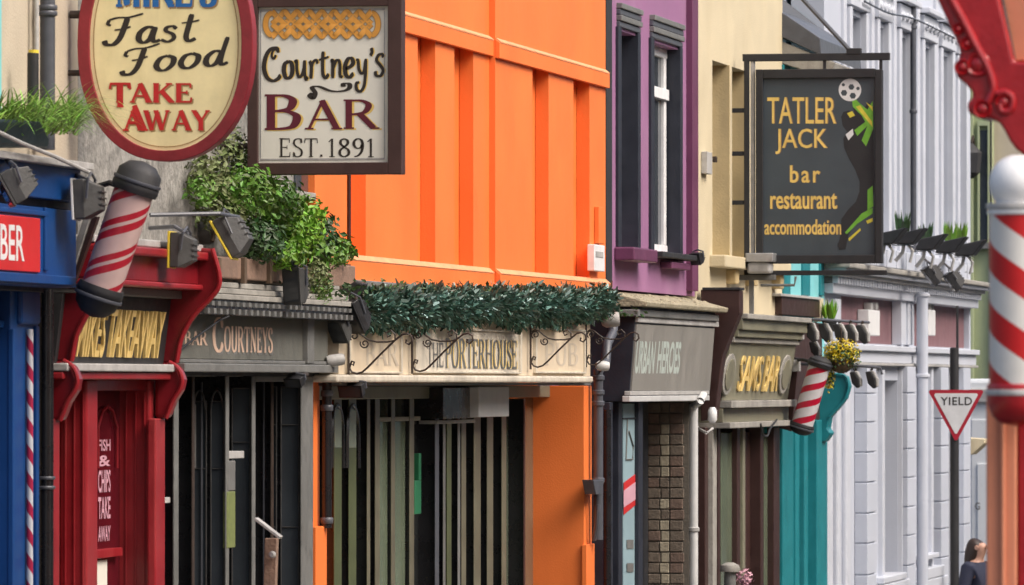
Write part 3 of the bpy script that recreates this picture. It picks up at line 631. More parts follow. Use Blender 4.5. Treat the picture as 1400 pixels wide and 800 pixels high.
for dx, dq, m, off in ((1.5, 3, 'midgrey', .002), (0, 0, 'inkpeach', .006)):
    put_f(layout('C', SERIF, 1.3), 'lettering', m, fa, 290+dx, 305+dx, 433+dq, 482+dq, .16, off=off)
    put_f(layout('OURTNEYS', SERIF, 1.3), 'lettering', m, fa, 306+dx, 372+dx, 445+dq, 482+dq, .16, off=off)
put_f(layout('BAR', SERIF, 1.3), 'lettering', 'inkpeach', fa, 252, 283, 452, 472, .16)
run('fascia_rail', 'midgrey', C, 492.3, 497, 0, .175, y0+.01, y1-.1, 330)
run('ledge', 'midgrey', C, 497.3, 509, 0, .2, y0+.01, y1-.06, 330, .006)
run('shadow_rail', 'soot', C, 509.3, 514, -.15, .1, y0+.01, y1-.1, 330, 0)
part('corner_post', 'midgrey', C, fb=(421, 430, 428, 497, 0, .19))
mull(C, 412, 427, 514.3, -.2, .10, 'midgrey')
part('transom', 'midgrey', C, fb=(350, 411, 514.3, 522, -.15, .05))
for p0, p1, o_ in ((238, 244, .06), (309, 313, .05), (345, 349, .05), (263, 266, -.02), (371, 374, -.04), (394, 396, -.05)):
    mull(C, p0, p1-.8, 514.3, -.14, o_, 'iron' if o_ < 0 else 'midgrey')
for p0 in (253, 276, 290, 327, 361, 383, 403): mull(C, p0, p0+1.2, 522, -.14, -.085, 'pipe')  # thin bars added to draw grey reflection lines in the dark window
gl = MB().box(-D-.2, -D-.15, y0+.02, y1-.1, gz(y0)+.3, fz(330, 509, -.15)).build('shop_glass', 'glass', C)
for px in (246, 266):
    MB().tube(cat_rom([P(px, 640, -.12), P(px, 556, -.12), P(px+5, 545, -.12), P(px+11, 552, -.12), P(px+15, 590, -.12), P(px+15, 640, -.12)], 4), .010, 6).build('arch_tracery', 'midgrey', gl, 0, True)
MB().box(-D-.15, -D+.05, y0+.02, y1-.1, gz(y0)-.2, gz(y0)+.7).build('stall_riser', 'black', C)
def yframe(par, p0, p1, q0, yq, rails=()):
    for a, b2, c_, d_ in [(p0, p0+1.5, q0, 1200), (p1-1.5, p1, q0, 1200), (p0+1.5, p1-1.5, q0, q0+1.8)]+[(p0+1.5, p1-1.5, r_, r_+1.6) for r_ in rails]: MB().sb(a, b2, c_, d_, yq-.012, .0115).build('frame_bar', 'joinery', par, .003)
    MB().sb(p0+2, p1-2, q0+2.5, 1200, yq-.003, .0025).build('pane', 'glass_win', par)
for p0, p1, q0, yq, rl in ((263, 282, 548, fy(309, .05), (640,)), (287, 306, 548, fy(309, .05), (640,)), (316, 342, 530, fy(345, .05), (604,)), (352, 378, 528, fy(412, .10), (580, 720)), (383, 409, 528, fy(412, .10), (580, 720))): yframe(C, p0, p1, q0, yq, rl)
for p0 in (263, 287): MB().tube(cat_rom([PY(p0+1, 560, fy(309, .05)-.014), PY(p0+4, 542, fy(309, .05)-.014), PY(p0+9.5, 534, fy(309, .05)-.014), PY(p0+15, 542, fy(309, .05)-.014), PY(p0+18, 560, fy(309, .05)-.014)], 4), .005, 6).build('arch_head', 'joinery', C, 0, True)
nb = part('notice_holder', 'ltgrey', C, fb=(313, 334, 617, 627, -.1, .055))
part('grey_notice', 'midgrey', nb, fb=(312, 322, 630, 671, .04, .062))
part('lime_notice', 'lime', nb, fb=(311, 322, 672, 749, .04, .064))
part('lock', 'ltgrey', C, fb=(226, 233, 680, 688, 0, .09))
cb = [(428, 522), (434, 470), (436, 434), (452, 408), (468, 394), (486, 384), (497, 388), (488, 402), (474, 420), (466, 448), (458, 480), (452, 522)]
yc = fy(430, .03)
MB().prism([PY(*q, yc) for q in cb], (0, .14, 0)).build('end_console', 'soot', C, .01)
# window boxes and shrub
yt = fy(300, .2)
t = thing('window_trough', 'long weathered trough of shrubs on the dark bar ledge', 'planter', P(350, 384, .2))
MB().box(-D+.02, -D+.24, fy(262, .24), fy(412, .24), fz(340, 383, .24), fz(340, 354, .24)).build('trough', 'terracotta', t, .008)
for p_ in (300, 335, 370, 405): part('bracket', 'twig', t, fb=(p_, p_+3, 352, 388, .235, .262))
MB().box(-D+.05, -D+.2, fy(264, .24), fy(410, .24), fz(340, 354, .24), fz(340, 352, .24)).build('soil', 'soil', t)
S = .0040
def bush(name, label, blobs, stems, cat='shrub', parent=None):
    base = P(*stems[0]); t_ = thing(name, label, cat, base)
    by = {}
    for px, py, rx, rz, o_, n_, m_, sz in blobs:
        leaves(by.setdefault(m_, MB()), P(px, py, o_), (rx*S, max(rx*S*1.6, .2), rz*S), n_, sz)
    for m_, b_ in by.items(): b_.build('foliage', m_, t_)
    bb = MB()
    for (px, py, o_) in stems:
        p_ = P(px, py, o_); bb.tube([p_, p_+Vector((.02, .05, .12)), p_+Vector((.05, -.04, .25))], .012, 6, .005)
    bb.build('stems', 'twig', t_)
    return t_
bush('leafy_shrub', 'dense bright green shrub spilling over the dark bar fascia', [
    (335, 262, 40, 34, .22, 900, 'leaf', .042), (372, 280, 42, 40, .22, 1000, 'leaf', .042), (352, 330, 36, 28, .24, 700, 'leaf_d', .04),
    (396, 315, 34, 40, .26, 700, 'leaf_b', .045), (385, 350, 36, 18, .28, 380, 'leaf_b', .042), (418, 300, 24, 34, .24, 420, 'leaf_b', .045),
    (432, 325, 32, 34, .2, 600, 'leaf_d', .042), (462, 342, 24, 20, .2, 350, 'leaf', .042), (440, 345, 34, 22, .24, 420, 'leaf', .042)], [(340, 352, .15), (380, 352, .15), (420, 352, .15)])
bush('trailing_vine', 'thin green vine trailing down at the end of the trough', [(436, 378, 14, 30, .26, 420, 'ivy', .028), (440, 398, 11, 20, .26, 200, 'leaf', .026)], [(436, 362, .22)])
bush('dry_creeper', 'pale dry creeper on the grey wall behind the signs', [(285, 240, 26, 34, .10, 500, 'ivy', .038), (318, 205, 26, 26, .06, 330, 'ivy', .036), (298, 290, 34, 24, .12, 420, 'ivy', .036), (275, 262, 18, 22, .14, 200, 'leaf', .036), (345, 225, 30, 20, .1, 300, 'leaf', .036)], [(290, 330, .08), (310, 320, .08)])
t = thing('window_trough', 'short brown trough end beside the orange wall', 'planter', P(472, 394, .2))
MB().box(-D+.05, -D+.2, fy(450, .2), fy(486, .2), fz(468, 392, .2), fz(468, 362, .2)).build('trough', 'terracotta', t, .008)
MB().box(-D+.07, -D+.18, fy(452, .2), fy(484, .2), fz(468, 361.9, .2), fz(468, 360, .2)).build('soil', 'soil', t)
floodlight('grey box floodlight hanging in front of the weathered boards', 'floodlights over the shop signs', P(407, 390, .36), (-.35, -.9, -.1), .105, .19, .1, [P(402, 360, .36), P(396, 356, .2)], 'floodgrey')
floodlight('black hooded floodlight at the left end of the garland', 'floodlights over the shop signs', P(490, 428, .30), (-.45, -.7, -.5), .10, .19, .1, [P(486, 404, .26), P(470, 398, .15)], 'floodblk')
floodlight('pale grey lamp on the black end console', 'floodlights over the shop signs', P(466, 446, .22), (-.3, -.75, -.6), .10, .15, .09, [P(462, 424, .2), P(450, 420, .08)], 'floodgrey')
t = thing('spot_lamp', 'small white spot lamp at the left end of the cream fascia', 'lamp', P(464, 494, .24))
MB().lathe([(.03, 0), (.034, .02), (.034, .08), (.026, .1)], P(470, 491, .26), (-1, -.5, -.15), 16).build('shade', 'ltgrey', t, 0, True)
MB().tube([P(462, 491, .22), P(456, 480, .12)], .009, 8).build('arm', 'iron', t)
# square hanging sign
ys = fy(300, 0)
t = thing('hanging_sign', 'square off-white bar sign in brown frame with orange knotwork', 'sign', PY(443, 238, ys))
for q in ((338, 352, -16, 238), (530, 549, -16, 238), (352, 530, -16, 8), (352, 530, 223, 238)): part('frame_rail', 'signbrown', t, sb=(*q, ys-.03, .10), bevel=.004)
part('cap_rail', 'signbrown', t, sb=(336, 551, -24, -16.3, ys-.04, .12))
bd = part('board', 'signwhite', t, sb=(352, 530, 8, 223, ys, .04), bevel=0)
for q in ((356, 526, 13, 14), (356, 526, 217, 218), (356, 357, 15, 216), (525, 526, 15, 216)): part('border_line', 'ltgrey', bd, sb=(*q, ys-.003, .0025), bevel=0)
for m, wd, dz in (('inkshade', 8.6, .0002), ('inkorange', 6.6, .0010)):     # interlaced three-strand plait
    b = MB()
    for ph in range(4):
        N_ = 110; pts = []
        for i in range(N_+1):
            u = i/N_; a = 2*math.pi*(u*2.0+ph/4); pinch = min(1, 9*u, 9*(1-u))**.5
            pts.append((372+136*u+5*math.cos(a)*math.sin(a)*.6, 33+17*math.asin(.985*math.sin(a))/1.4, dz+.0022*(1+math.sin(4*a+ph*math.pi))))
        vs = []
        for i in range(N_+1):
            a_, b2 = pts[max(i-1, 0)], pts[min(i+1, N_)]; dx, dy_ = b2[0]-a_[0], b2[1]-a_[1]; l_ = math.hypot(dx, dy_) or 1
            nx, ny = -dy_/l_*wd/2, dx/l_*wd/2; px, py, z = pts[i]; vs += [PY(px+nx, py+ny, ys-.003-z), PY(px-nx, py-ny, ys-.003-z)]
        b.add(vs, [(2*i, 2*i+1, 2*i+3, 2*i+2) for i in range(N_)])
    for sx in (372, 508):                                    # rounded returns at both ends
        arc = [(sx+(-1 if sx < 400 else 1)*9*math.cos(a), 33+15*math.sin(a)) for a in [(-math.pi/2+math.pi*k/12) for k in range(13)]]
        vs = []
        for i in range(13):
            a_, b2 = arc[max(i-1, 0)], arc[min(i+1, 12)]; dx, dy_ = b2[0]-a_[0], b2[1]-a_[1]; l_ = math.hypot(dx, dy_)
            nx, ny = -dy_/l_*wd/2, dx/l_*wd/2; vs += [PY(arc[i][0]+nx, arc[i][1]+ny, ys-.003-dz-.0012), PY(arc[i][0]-nx, arc[i][1]-ny, ys-.003-dz-.0012)]
        b.add(vs, [(2*i, 2*i+1, 2*i+3, 2*i+2) for i in range(12)])
    b.build('knot_outline' if m == 'inkshade' else 'knot', m, bd, kind='stuff')
for dx, m, nm, off in ((3.0, 'inkgold', 'letter_shadow', .002), (0, 'x', 'lettering', .0075)):
    ink(layout("Courtney's", FANCY, 1.3, .03, .07, .16), m if m != 'x' else 'inkblack', nm, 358+dx*.5, 526+dx*.5, 64, 130, ys, 4, off, bd)
    ink(layout("A", SERIF, 1.0), m if m != 'x' else 'inkmaroon', nm, 417+dx, 468+dx, 136+dx*.4, 177+dx*.4, ys, 0, off, bd)
    ink(layout("R", SERIF, 1.0), m if m != 'x' else 'inkmaroon', nm, 470+dx, 519+dx, 136+dx*.4, 177+dx*.4, ys, 0, off, bd)
    ink(layout("B", SERIF, 1.05), m if m != 'x' else 'inkmaroon', nm, 362+dx, 412+dx, 129+dx*.4, 178+dx*.4, ys, 0, off, bd)
    sw = dict(v=[], f=[], n=0); strokes2d([('c', [(.12, .5), (.05, .35), (.14, .2), (.2, .5), (.12, .8), (.3, .85), (.6, .62), (.9, .6), (1.1, .75), (1.1, 1.0), (.95, 1.0), (.95, .84)], .12)], sw)
    if m == 'x': ink(sw, 'inkblack', 'flourish', 420, 482, 113, 136, ys, 0, off, bd)
ink(layout("EST.", SERIF, .78, .09), 'inkblack', 'lettering', 382, 441, 189, 215, ys, 0, .005, bd)
ink(layout("1891", SERIF, .82, .09), 'inkblack', 'lettering', 449, 511, 189, 215, ys, 0, .005, bd)
MB().tube([PY(340, 20, ys+.02), PY(296, 20, ys+.02)], .02, 10).build('wall_arm', 'iron', t)
MB().tube([PY(340, 200, ys+.02), PY(298, 200, ys+.02)], .015, 10).build('wall_arm', 'iron', t)
o = MB().tube([P(246, 478, .18), P(272, 458, .2), P(300, 438, .24), P(318, 430, .28)], .006, 6).build('wire', 'soot', None, 0, True); tag(o, 'thin black wire slanting across the dark bar fascia lettering', 'wire')
o = MB().tube(cat_rom([P(1182, 2, .1), P(1215, 18, .12), P(1250, 26, .12), P(1305, 52, .1)], 5), .010, 6).build('wire', 'pipe', None, 0, True); tag(o, 'grey wire sagging across the tops of the white building windows', 'wire')
# menu stand
yy = fy(362, .75); g = gz(yy)+.12
t = thing('menu_stand', 'slim menu stand with tilted top on the pavement outside the dark bar', 'menu stand', (PY(366, 800, yy).x, yy, g))
A_, B_ = PY(347, 711, yy), PY(381, 737, yy); up = Vector((.006, 0, .012))
MB().prism([A_, B_, B_+up, A_+up], (0, .07, 0)).build('board', 'ltgrey', t, .002)
a = PY(374, 736, yy+.12); MB().prism([a+Vector((-.045, 0, 0)), a+Vector((.016, 0, 0)), Vector((a.x-.035, a.y, g)), Vector((a.x-.09, a.y, g))], (0, .05, 0)).build('post', 'terracotta', t, .004)
MB().box(a.x-.25, a.x+.12, a.y-.15, a.y+.2, g, g+.03).build('base', 'soot', t, .005)
MB().lathe([(.012, 0), (.018, .01), (.018, .025), (.01, .032)], a+Vector((.0, -.01, -.08)), (0, -1, 0), 12).build('knob', 'ltgrey', t, 0, True)
# ================================================================== ORANGE PUB
O = ground_root('orange_pub', 'bright orange pub with blind niches above a cream fascia', 430, 828)
oA, oB = .05, .09
y0, ym, y1 = fy(430, .05)+.004, fy(677, oB), fy(828, oB)
MB().box(-D-8, -D-.4, y0+.004, y1-.004, gz(y1)-1, 8.4).build('rear_block', 'orange', O); roof(O, y0, y1, 8.4)
zt = fz(650, 63, .06); zb_ = fz(650, 366.5, .06)                 # niche head and foot
for (ya, yb, o_, nis, nm) in ((y0, ym-.0, oA, ((473, 500), (571, 595), (621, 647)), 0), (ym, y1, oB, ((728, 750), (784, 806)), 1)):
    ops = [(fy(a, o_), fy(b, o_), zb_, zt) for a, b in nis]
    wall('wall', 'orange', O, ya, yb, fz(650, 398, o_), 8.4, o_, .09, ops)
    MB().box(-D-.4, -D+o_-.093, ya, yb, gz(y1)-.5 if False else fz(650, 398, o_), 8.4).build('niche_back', 'orange', O)
    zc, zd = fz(650, 48, o_), fz(650, 72, o_)
    bnd = MB().prism([(-D+o_, ya, zd), (-D+o_+.03, ya, zd), (-D+o_+.03, ya, zc-.012), (-D+o_, ya, zc+.012)], (0, yb-ya, 0)).build('string_course', 'orange', O, .003)
    MB().prism([(-D+o_+.002, ya+.01, zc+.012), (-D+o_+.032, ya+.01, zc-.012), (-D+o_+.034, ya+.01, zc-.004), (-D+o_+.004, ya+.01, zc+.020)], (0, yb-ya-.02, 0)).build('weathering_highlight', 'orange_highlight', bnd)  # pale strip on the sloped edge paints its sky highlight
    ze = fz(650, 366.5, o_); zf = fz(650, 401, o_)
    sil = MB().prism([(-D+o_, ya, zf), (-D+o_+.035, ya, zf), (-D+o_+.035, ya, ze-.03), (-D+o_+.001, ya, ze)], (0, yb-ya, 0)).build('sill_course', 'orange', O, .003)
    MB().prism([(-D+o_+.002, ya+.01, ze+.002), (-D+o_+.036, ya+.01, ze-.028), (-D+o_+.039, ya+.01, ze-.022), (-D+o_+.004, ya+.01, ze+.009)], (0, yb-ya-.02, 0)).build('weathering_highlight', 'orange_highlight', sil)
part('lead_gutter', 'midgrey', O, fb=(484, 835, 396, 408, 0, .16), bevel=.006)
fa = part('fascia', 'creamboard', O, fb=(463, 807, 409, 513, -.3, .20), bevel=0)
part('fascia_ledge', 'creamled', O, fb=(462, 811, 513.4, 523, -.3, .235), bevel=.012)
part('under_ledge', 'midgrey', O, fb=(464, 808, 523.4, 527, -.3, .17), bevel=0)
def framed(p0, p1, q0, q1, o_, m='creamboard'):
    pan = part('sign_panel', m, fa, fb=(p0, p1, q0, q1, o_-.01, o_+.008), bevel=0)
    for a in ((p0-2, p1+2, q0-2.5, q0), (p0-2, p1+2, q1, q1+2.5), (p0-2, p0, q0, q1), (p1, p1+2, q0, q1)):
        part('panel_bead', 'creamled', pan, fb=(*a, o_-.01, o_+.022), bevel=.002)
    return pan
pa = framed(480, 549, 452, 508, .20); pb = framed(571, 712, 452, 508, .20, 'creamled'); pc = framed(735, 800, 452, 508, .20)
put_f(layout('THE', SERIF, 1.0), 'lettering', 'midgrey', pb, 584, 606, 468, 502, .209, off=.004)
for dx, m, off in ((1.2, 'inkgold', .002), (0, 'midgrey', .006)):
    put_f(layout('PORTERHOUSE', SERIF, 1.15), 'lettering', m, pb, 609+dx, 706+dx, 462, 504, .209, off=off)
put_f(layout('BAR', SERIF, 1.1), 'lettering', 'faint', pa, 500, 545, 468, 500, .209, off=.003)
put_f(layout('PUB', SERIF, 1.1) if 'P' in SERIF else None, 'lettering', 'faint', pc, 745, 790, 468, 500, .209, off=.003)
# ground floor
oW = -.26
pr = part('pier', 'orange', O, fb=(799, 809, 527.4, BOT, oW-.1, .055), bevel=.006)
part('pier_base', 'orange', pr, fb=(802, 813, 744, BOT, .04, .075))
pr = part('pier', 'orange', O, fb=(429, 437, 514, BOT, oW-.1, .05), bevel=.004)
part('pier_base', 'orange', pr, fb=(432, 447, 720, BOT, oW, .09))
wy0, wy1 = fy(437, .05), fy(799, .05)
part('window_head', 'olive', O, box=(-D+oW-.05, -D+oW+.07, wy0, wy1, fz(560, 545, oW), fz(560, 527.5, oW)), bevel=.005)
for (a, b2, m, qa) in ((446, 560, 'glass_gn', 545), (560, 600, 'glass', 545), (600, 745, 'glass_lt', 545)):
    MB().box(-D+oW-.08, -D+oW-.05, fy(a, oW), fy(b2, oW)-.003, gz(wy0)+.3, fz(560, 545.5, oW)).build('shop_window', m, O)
MB().box(-D+oW-.04, -D+oW+.06, wy0, wy1, gz(wy1)-.3, gz(wy0)+.9).build('stall_riser', 'black', O)
for a, b2, c_, m in ((452, 457, 467, 'olivegreen'), (468, 477, 487, 'olivegreen'), (488, 502, 506, 'olive2'), (506, 513, 519, 'olive2'), (530, 535, 540, 'olive2'), (553, 560, 566, 'olive2'), (577, 595, 600, 'pipe'),
                    (600, 606, 609, 'midgrey'), (609, 611, 617, 'olivegreen'), (617, 626, 629, 'midgrey'), (629, 631, 637, 'olive2'), (637, 648, 657, 'olive2'), (657, 666, 674, 'olive2'), (674, 686, 692, 'olive2'), (692, 716, 718, 'brown')):
    of = oW+.06+random.uniform(-.006, .006); ob = of-(b2-a)*.0045
    mu = MB().fb(b2, c_, 545.4, BOT, ob-(0 if a in (530, 553) else .05), of).build('mullion', 'black', O, .003)
    MB().fb(b2+.2, c_+.3, 546, BOT, of+.001, of+.006).build('face_board', m, mu, .002)
    if c_ < 490: MB().fb(b2+.5, c_, 560, 612, of+.0075, of+.011).build('upper_light', 'palegreen', mu)
for p0 in (453, 474):
    MB().tube(cat_rom([P(p0, 640, oW+.06), P(p0+1, 572, oW+.06), P(p0+5, 556, oW+.06), P(p0+10, 556, oW+.06), P(p0+15, 580, oW+.06), P(p0+16, 640, oW+.06)], 4), .014, 6).build('arch_mullion', 'black', O, 0, True)
for a, b2 in ((519, 531), (540, 554)): MB().fb(a, b2, 577, BOT, oW-.02, oW+.034).build('reflection_tint_pane', 'glass_gn', O)  # paler glass colour stands in for street reflections in these panes
part('blind_box', 'black', O, fb=(606, 648, 530, 572, oW-.04, oW+.16))
part('blind_box', 'whitepipe', O, fb=(655, 696, 528.5, 570, oW-.04, oW+.22), bevel=.006)
part('transom', 'olive', O, fb=(515, 575, 570, 576, oW-.05, oW+.06))
part('green_notice', 'green', O, fb=(567, 576, 657, 703, oW-.05, oW+.045)); part('notice_stem', 'green', O, fb=(573, 576, 620, 656.6, oW-.05, oW+.04))
part('light_strip', 'ltgrey', O, fb=(598, 650, 574, 579, oW-.04, oW+.08))
# garland
t = thing('garland', 'long artificial green garland hung along the top of the cream fascia', 'garland', P(660, 440, .28))
path = [P(510+322*i/40, 413+5*math.sin(i*1.1)-4*(i/40-.5), .27) for i in range(41)]
b = MB(); tufts(b, path, (.075, .075), 12000, .028)
for i in range(12): c_ = path[int(i*3.5)]; tufts(b, [c_-Vector((0, .3, .03)), c_+Vector((0, .3, -.05))], (.09, .075+.05*random.random()), random.randint(700, 1600), .034)
b.build('foliage', 'garland', t)
b = MB(); tufts(b, path, (.095, .10), 2600, .036); b.build('pale_sprigs', 'garland_pale', t)
b = MB(); leaves(b, path[20], (.06, 5.2, .10), 1500, .035); b.build('dark_sprigs', 'leaf_d', t)
MB().tube(path, .03, 6).build('core', 'leaf_d', t)
# scrolled iron brackets
def spiral(cx, cy, r, a0, turns, n=14): return [(cx+r*(1-.72*k/n)*math.cos(a0+turns*2*math.pi*k/n), cy+r*(1-.72*k/n)*math.sin(a0+turns*2*math.pi*k/n)) for k in range(n+1)]
def scroll_bracket(px, label):
    s = 1/82*.385                                            # local pixels of the bracket at column 563 to metres
    y = fy(px, .22); z0 = fz(px, 446, .22)-0
    t = thing('scroll_bracket', label, 'bracket', (-D+.212, y, z0-.28), 'scrolled iron basket brackets')
    q = lambda pts: [Vector((-D+.222+x*s, y, z0-zz*s)) for x, zz in pts]
    MB().tube(q([(0, -2), (0, 60)]), .0075, 6).build('back_bar', 'iron', t)
    MB().tube(q([(2, 47), (4, 42), (7, 43), (6, 47), (3, 45), (1, 50), (4, 55), (10, 57), (17, 55), (24, 49), (40, 33), (58, 16), (66, 10), (72, 9), (77, 12), (78, 18), (74, 22), (70, 20), (71, 16)]), .0062, 6).build('diagonal_bar', 'iron', t)
    MB().tube(q([(2, 8), (6, 5), (12, 7), (18, 12), (25, 17), (35, 19), (48, 19), (57, 17), (57, 10), (52, 5), (46, 8), (48, 13), (52, 11)]), .0055, 6).build('top_scroll', 'iron', t)
    MB().tube(q(spiral(7, 12, 6, 2.2, 1.3)), .0048, 6).build('curl', 'iron', t)
    MB().tube(q(spiral(20, 21, 6, 3.6, -1.3)), .0048, 6).build('curl', 'iron', t)
for px, lb in ((476, 'scrolled iron bracket at the left end of the cream fascia'), (563, 'scrolled iron bracket left of the central pub lettering'), (725, 'scrolled iron bracket right of the central pub lettering'), (801, 'scrolled iron bracket at the right end of the cream fascia')): scroll_bracket(px, lb)
floodlight('small black floodlight under the left end of the cream fascia', 'floodlights over the shop signs', P(484, 531, .2), (-.2, -.9, -.35), .14, .07, .09, [P(498, 527, .2), P(500, 524, .15)], 'floodblk')
floodlight('small black floodlight under the dark bar ledge end', 'floodlights over the shop signs', P(406, 519, .2), (-.3, -.85, -.4), .1, .05, .08, [P(420, 512, .2)], 'floodblk')
# pipes at the ends of the pub

def downpipe(px, o_, q0, m, r, label, q1=None, collars=(), cm='pipe'):
    p_ = P(px, 525, o_); zb = gz(p_.y)+.1 if q1 is None else fz(px, q1, o_)
    t_ = thing('downpipe', label, 'pipe', (p_.x, p_.y, zb))
    MB().lathe([(r, zb), (r, fz(px, q0, o_))], (p_.x, p_.y, 0), n=16).build('pipe', m, t_, 0, True)
    for q in collars: MB().lathe([(r*1.15, 0), (r*1.3, .005), (r*1.3, .03), (r*1.15, .035)], (p_.x, p_.y, fz(px, q, o_)), n=16).build('collar', cm, t_, 0, True)
    return t_
t = downpipe(447, .10, 500, 'black', .028, 'black downpipe at the left end of the orange pub', 722, (542, 562, 716))
MB().tube([P(447, 502, .1), P(452, 488, .12), P(452, 470, .12)], .028, 10).build('offset_bend', 'black', t, 0, True)
t = downpipe(818, .12, 505, 'pipe', .034, 'grey downpipe with swan neck right of the orange pier', 738, (520, 540, 555, 660))
MB().tube([P(818, 507, .12), P(828, 496, .12), P(830, 470, .12), P(838, 455, .12), P(840, 432, .12)], .034, 12).build('swan_neck', 'pipe', t, 0, True)
MB().prism([P(811, 656, .16), P(826, 656, .16), P(823, 676, .16), P(815, 676, .16)], (-.08, 0, 0)).build('hopper', 'pipe', t, .005)
MB().tube([P(818, 690, .14), P(816, 720, .13), P(812, 738, .1)], .018, 8).build('outlet', 'pipe', t, 0, True)
downpipe(477, .045, -140, 'brown', .012, 'thin dark brown rod added as the shadow line in the leftmost orange niche', 366)  # dark rod added to draw the niche's deep shadow, no pipe there
downpipe(830, .06, 560, 'black', .03, 'black downpipe beside the grey swan-neck pipe', None, ())
t = thing('spot_lamp', 'pale round spot lamp at the right end of the garland', 'lamp', P(838, 440, .3))
MB().lathe([(.05, 0), (.055, .02), (.055, .09), (.035, .12)], P(846, 436, .32), (-1, -.3, -.1), 18).build('shade', 'ltgrey', t, 0, True)
MB().tube([P(840, 430, .28), P(836, 410, .15), P(832, 405, 0)], .011, 8).build('arm', 'iron', t)
t = thing('spot_lamp', 'small white spot lamp beside the dark swan-neck pipe', 'lamp', P(828, 506, .3))
MB().lathe([(.03, 0), (.035, .02), (.035, .07), (.02, .09)], P(832, 501, .3), (-1, -.5, .1), 16).build('shade', 'whitepipe', t, 0, True)
MB().tube([P(826, 502, .26), P(820, 508, .12)], .01, 8).build('arm', 'iron', t)
t = thing('meter_box', 'small white meter box at the right edge of the orange wall', 'box', P(820, 372, .15))
part('case', 'inkwhite', t, fb=(813, 827, 335, 371, .092, .145), bevel=.006)
part('lid', 'ltgrey', t, fb=(815, 825, 344, 352, .145, .149)); part('cable', 'orange', t, fb=(819, 826, 283, 333, .092, .125))
# ================================================================== PURPLE HOUSE
U = ground_root('purple_house', 'narrow purple house with black window surrounds above a grey shop sign', 831, 950)
y0, y1 = fy(829, .0)+.004, fy(950)
MB().box(-D-8, -D-.4, y0+.004, y1-.004, gz(y1)-1, 8.2).build('rear_block', 'purple', U); roof(U, y0, y1, 8.2)
w2z0, w2z1 = fz(908, 346), fz(908, 62); w1z0, w1z1 = w2z0, w2z1
W1, W2 = (fy(846), fy(869)), (fy(891), fy(927))
wall('wall', 'purple', U, y0, y1, fz(890, 400), 8.2, 0, .3, [(*W1, w1z0, w1z1), (*W2, w2z0, w2z1)])
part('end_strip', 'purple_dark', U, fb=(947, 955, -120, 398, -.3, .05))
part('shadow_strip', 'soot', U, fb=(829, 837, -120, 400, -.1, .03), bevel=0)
for (ya, yb), dd in ((W1, .14), (W2, 0)):
    D += dd
    fw = MB().box(-D-.12, -D-.08, ya+.002, ya+.10, w2z0, w2z1).build('window', 'inkwhite', U, .004)
    MB().box(-D-.12, -D-.082, ya+.10, yb-.002, w2z0, w2z0+.07).build('bottom_rail', 'inkwhite', fw, .004)
    MB().box(-D-.12, -D-.082, ya+.10, yb-.002, w2z1-.07, w2z1).build('top_rail', 'inkwhite', fw, .004)
    MB().box(-D-.12, -D-.06, ya+.002, yb-.05, fz(908, 133), fz(908, 118)).build('meeting_rail', 'inkwhite', fw, .004)
    MB().box(-D-.12, -D-.082, yb-.16, yb-.05, w2z0+.07, w2z1-.07).build('stile', 'inkwhite', fw, .004)
    MB().box(-D-.12, -D-.082, ya+.40, ya+.47, w2z0+.07, fz(908, 134)).build('stile', 'inkwhite', fw, .004)
    MB().box(-D-.14, -D-.105, ya+.05, yb-.1, w2z0+.02, w2z1-.02).build('pane', 'glass_win', fw)
    D -= dd
    b = MB(); b.box(-D-.3, -D+.022, yb-.004, yb+.11, w2z0, w2z1+.02); b.build('far_jamb', 'navy', U, .004)
    MB().box(-D-.3, -D+.022, ya-.14, ya+.003, w2z0, w2z1+.02).build('near_jamb', 'navy', U, .004)
    for k in range(4): MB().box(-D-.02, -D+.024+.012*(k % 2)+.003*k, ya-.10, yb+.10, w2z1+.021+k*.044, w2z1+.021+k*.044+.041).build('head_moulding', 'midgrey' if k % 2 else 'pipe', U, .006)
ya, yb = W2; MB().box(-D, -D+.12, ya-.2, yb+.25, w2z0-.045, w2z0-.003).build('sill', 'soot', U, .006)
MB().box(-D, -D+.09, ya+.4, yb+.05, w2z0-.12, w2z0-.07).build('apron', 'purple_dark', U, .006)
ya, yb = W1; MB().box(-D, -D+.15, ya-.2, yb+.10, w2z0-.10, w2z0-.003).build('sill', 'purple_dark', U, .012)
# Heroes shop
yh0, yh1 = fy(841, .02), fy(971, .13)
zc_, zd_ = fz(915, 548, .13), fz(915, 420, .13)
fa = MB().prism([(-D-.3, yh0, zc_), (-D+.12, yh0, zc_), (-D+.175, yh0, zd_), (-D-.3, yh0, zd_)], (0, yh1-yh0, 0)).build('fascia_box', 'navy', U, .004)
tl = (.055)/(zd_-zc_)
def tilt(z): return -D+.12+tl*(z-zc_)
z1_, z2_ = fz(915, 534, .13), fz(915, 446, .13)
sg = MB().prism([(tilt(z1_)-.01, yh0+.02, z1_), (tilt(z1_)+.012, yh0+.02, z1_), (tilt(z2_)+.012, yh0+.02, z2_), (tilt(z2_)-.01, yh0+.02, z2_)], (0, yh1-yh0-.09, 0)).build('sign_panel', 'blind', U)
o1 = tilt(fz(880, 515, .13))+D+.012; o2 = tilt(fz(880, 465, .13))+D+.012
put_f(font2d('URBAN', .03), 'lettering', 'inkpale', sg, 867, 893, 466, 511, o1, o2)
put_f(font2d('HEROES', .03), 'lettering', 'inkpale', sg, 897, 928, 466, 511, o1, o2)
for q in ((472, 478), (497, 503)): pass
part('rail', 'ltgrey', sg, fb=(862, 970, 534.5, 540, .1, .145)); part('rail', 'whitepipe', sg, fb=(861, 970, 541, 548.5, .1, .155))
part('cornice', 'midgrey', U, fb=(873, 983, 427, 436, 0, .21), bevel=.006); part('cornice_bead', 'ltgrey', U, fb=(873, 983, 436.3, 444, 0, .19), bevel=.006)
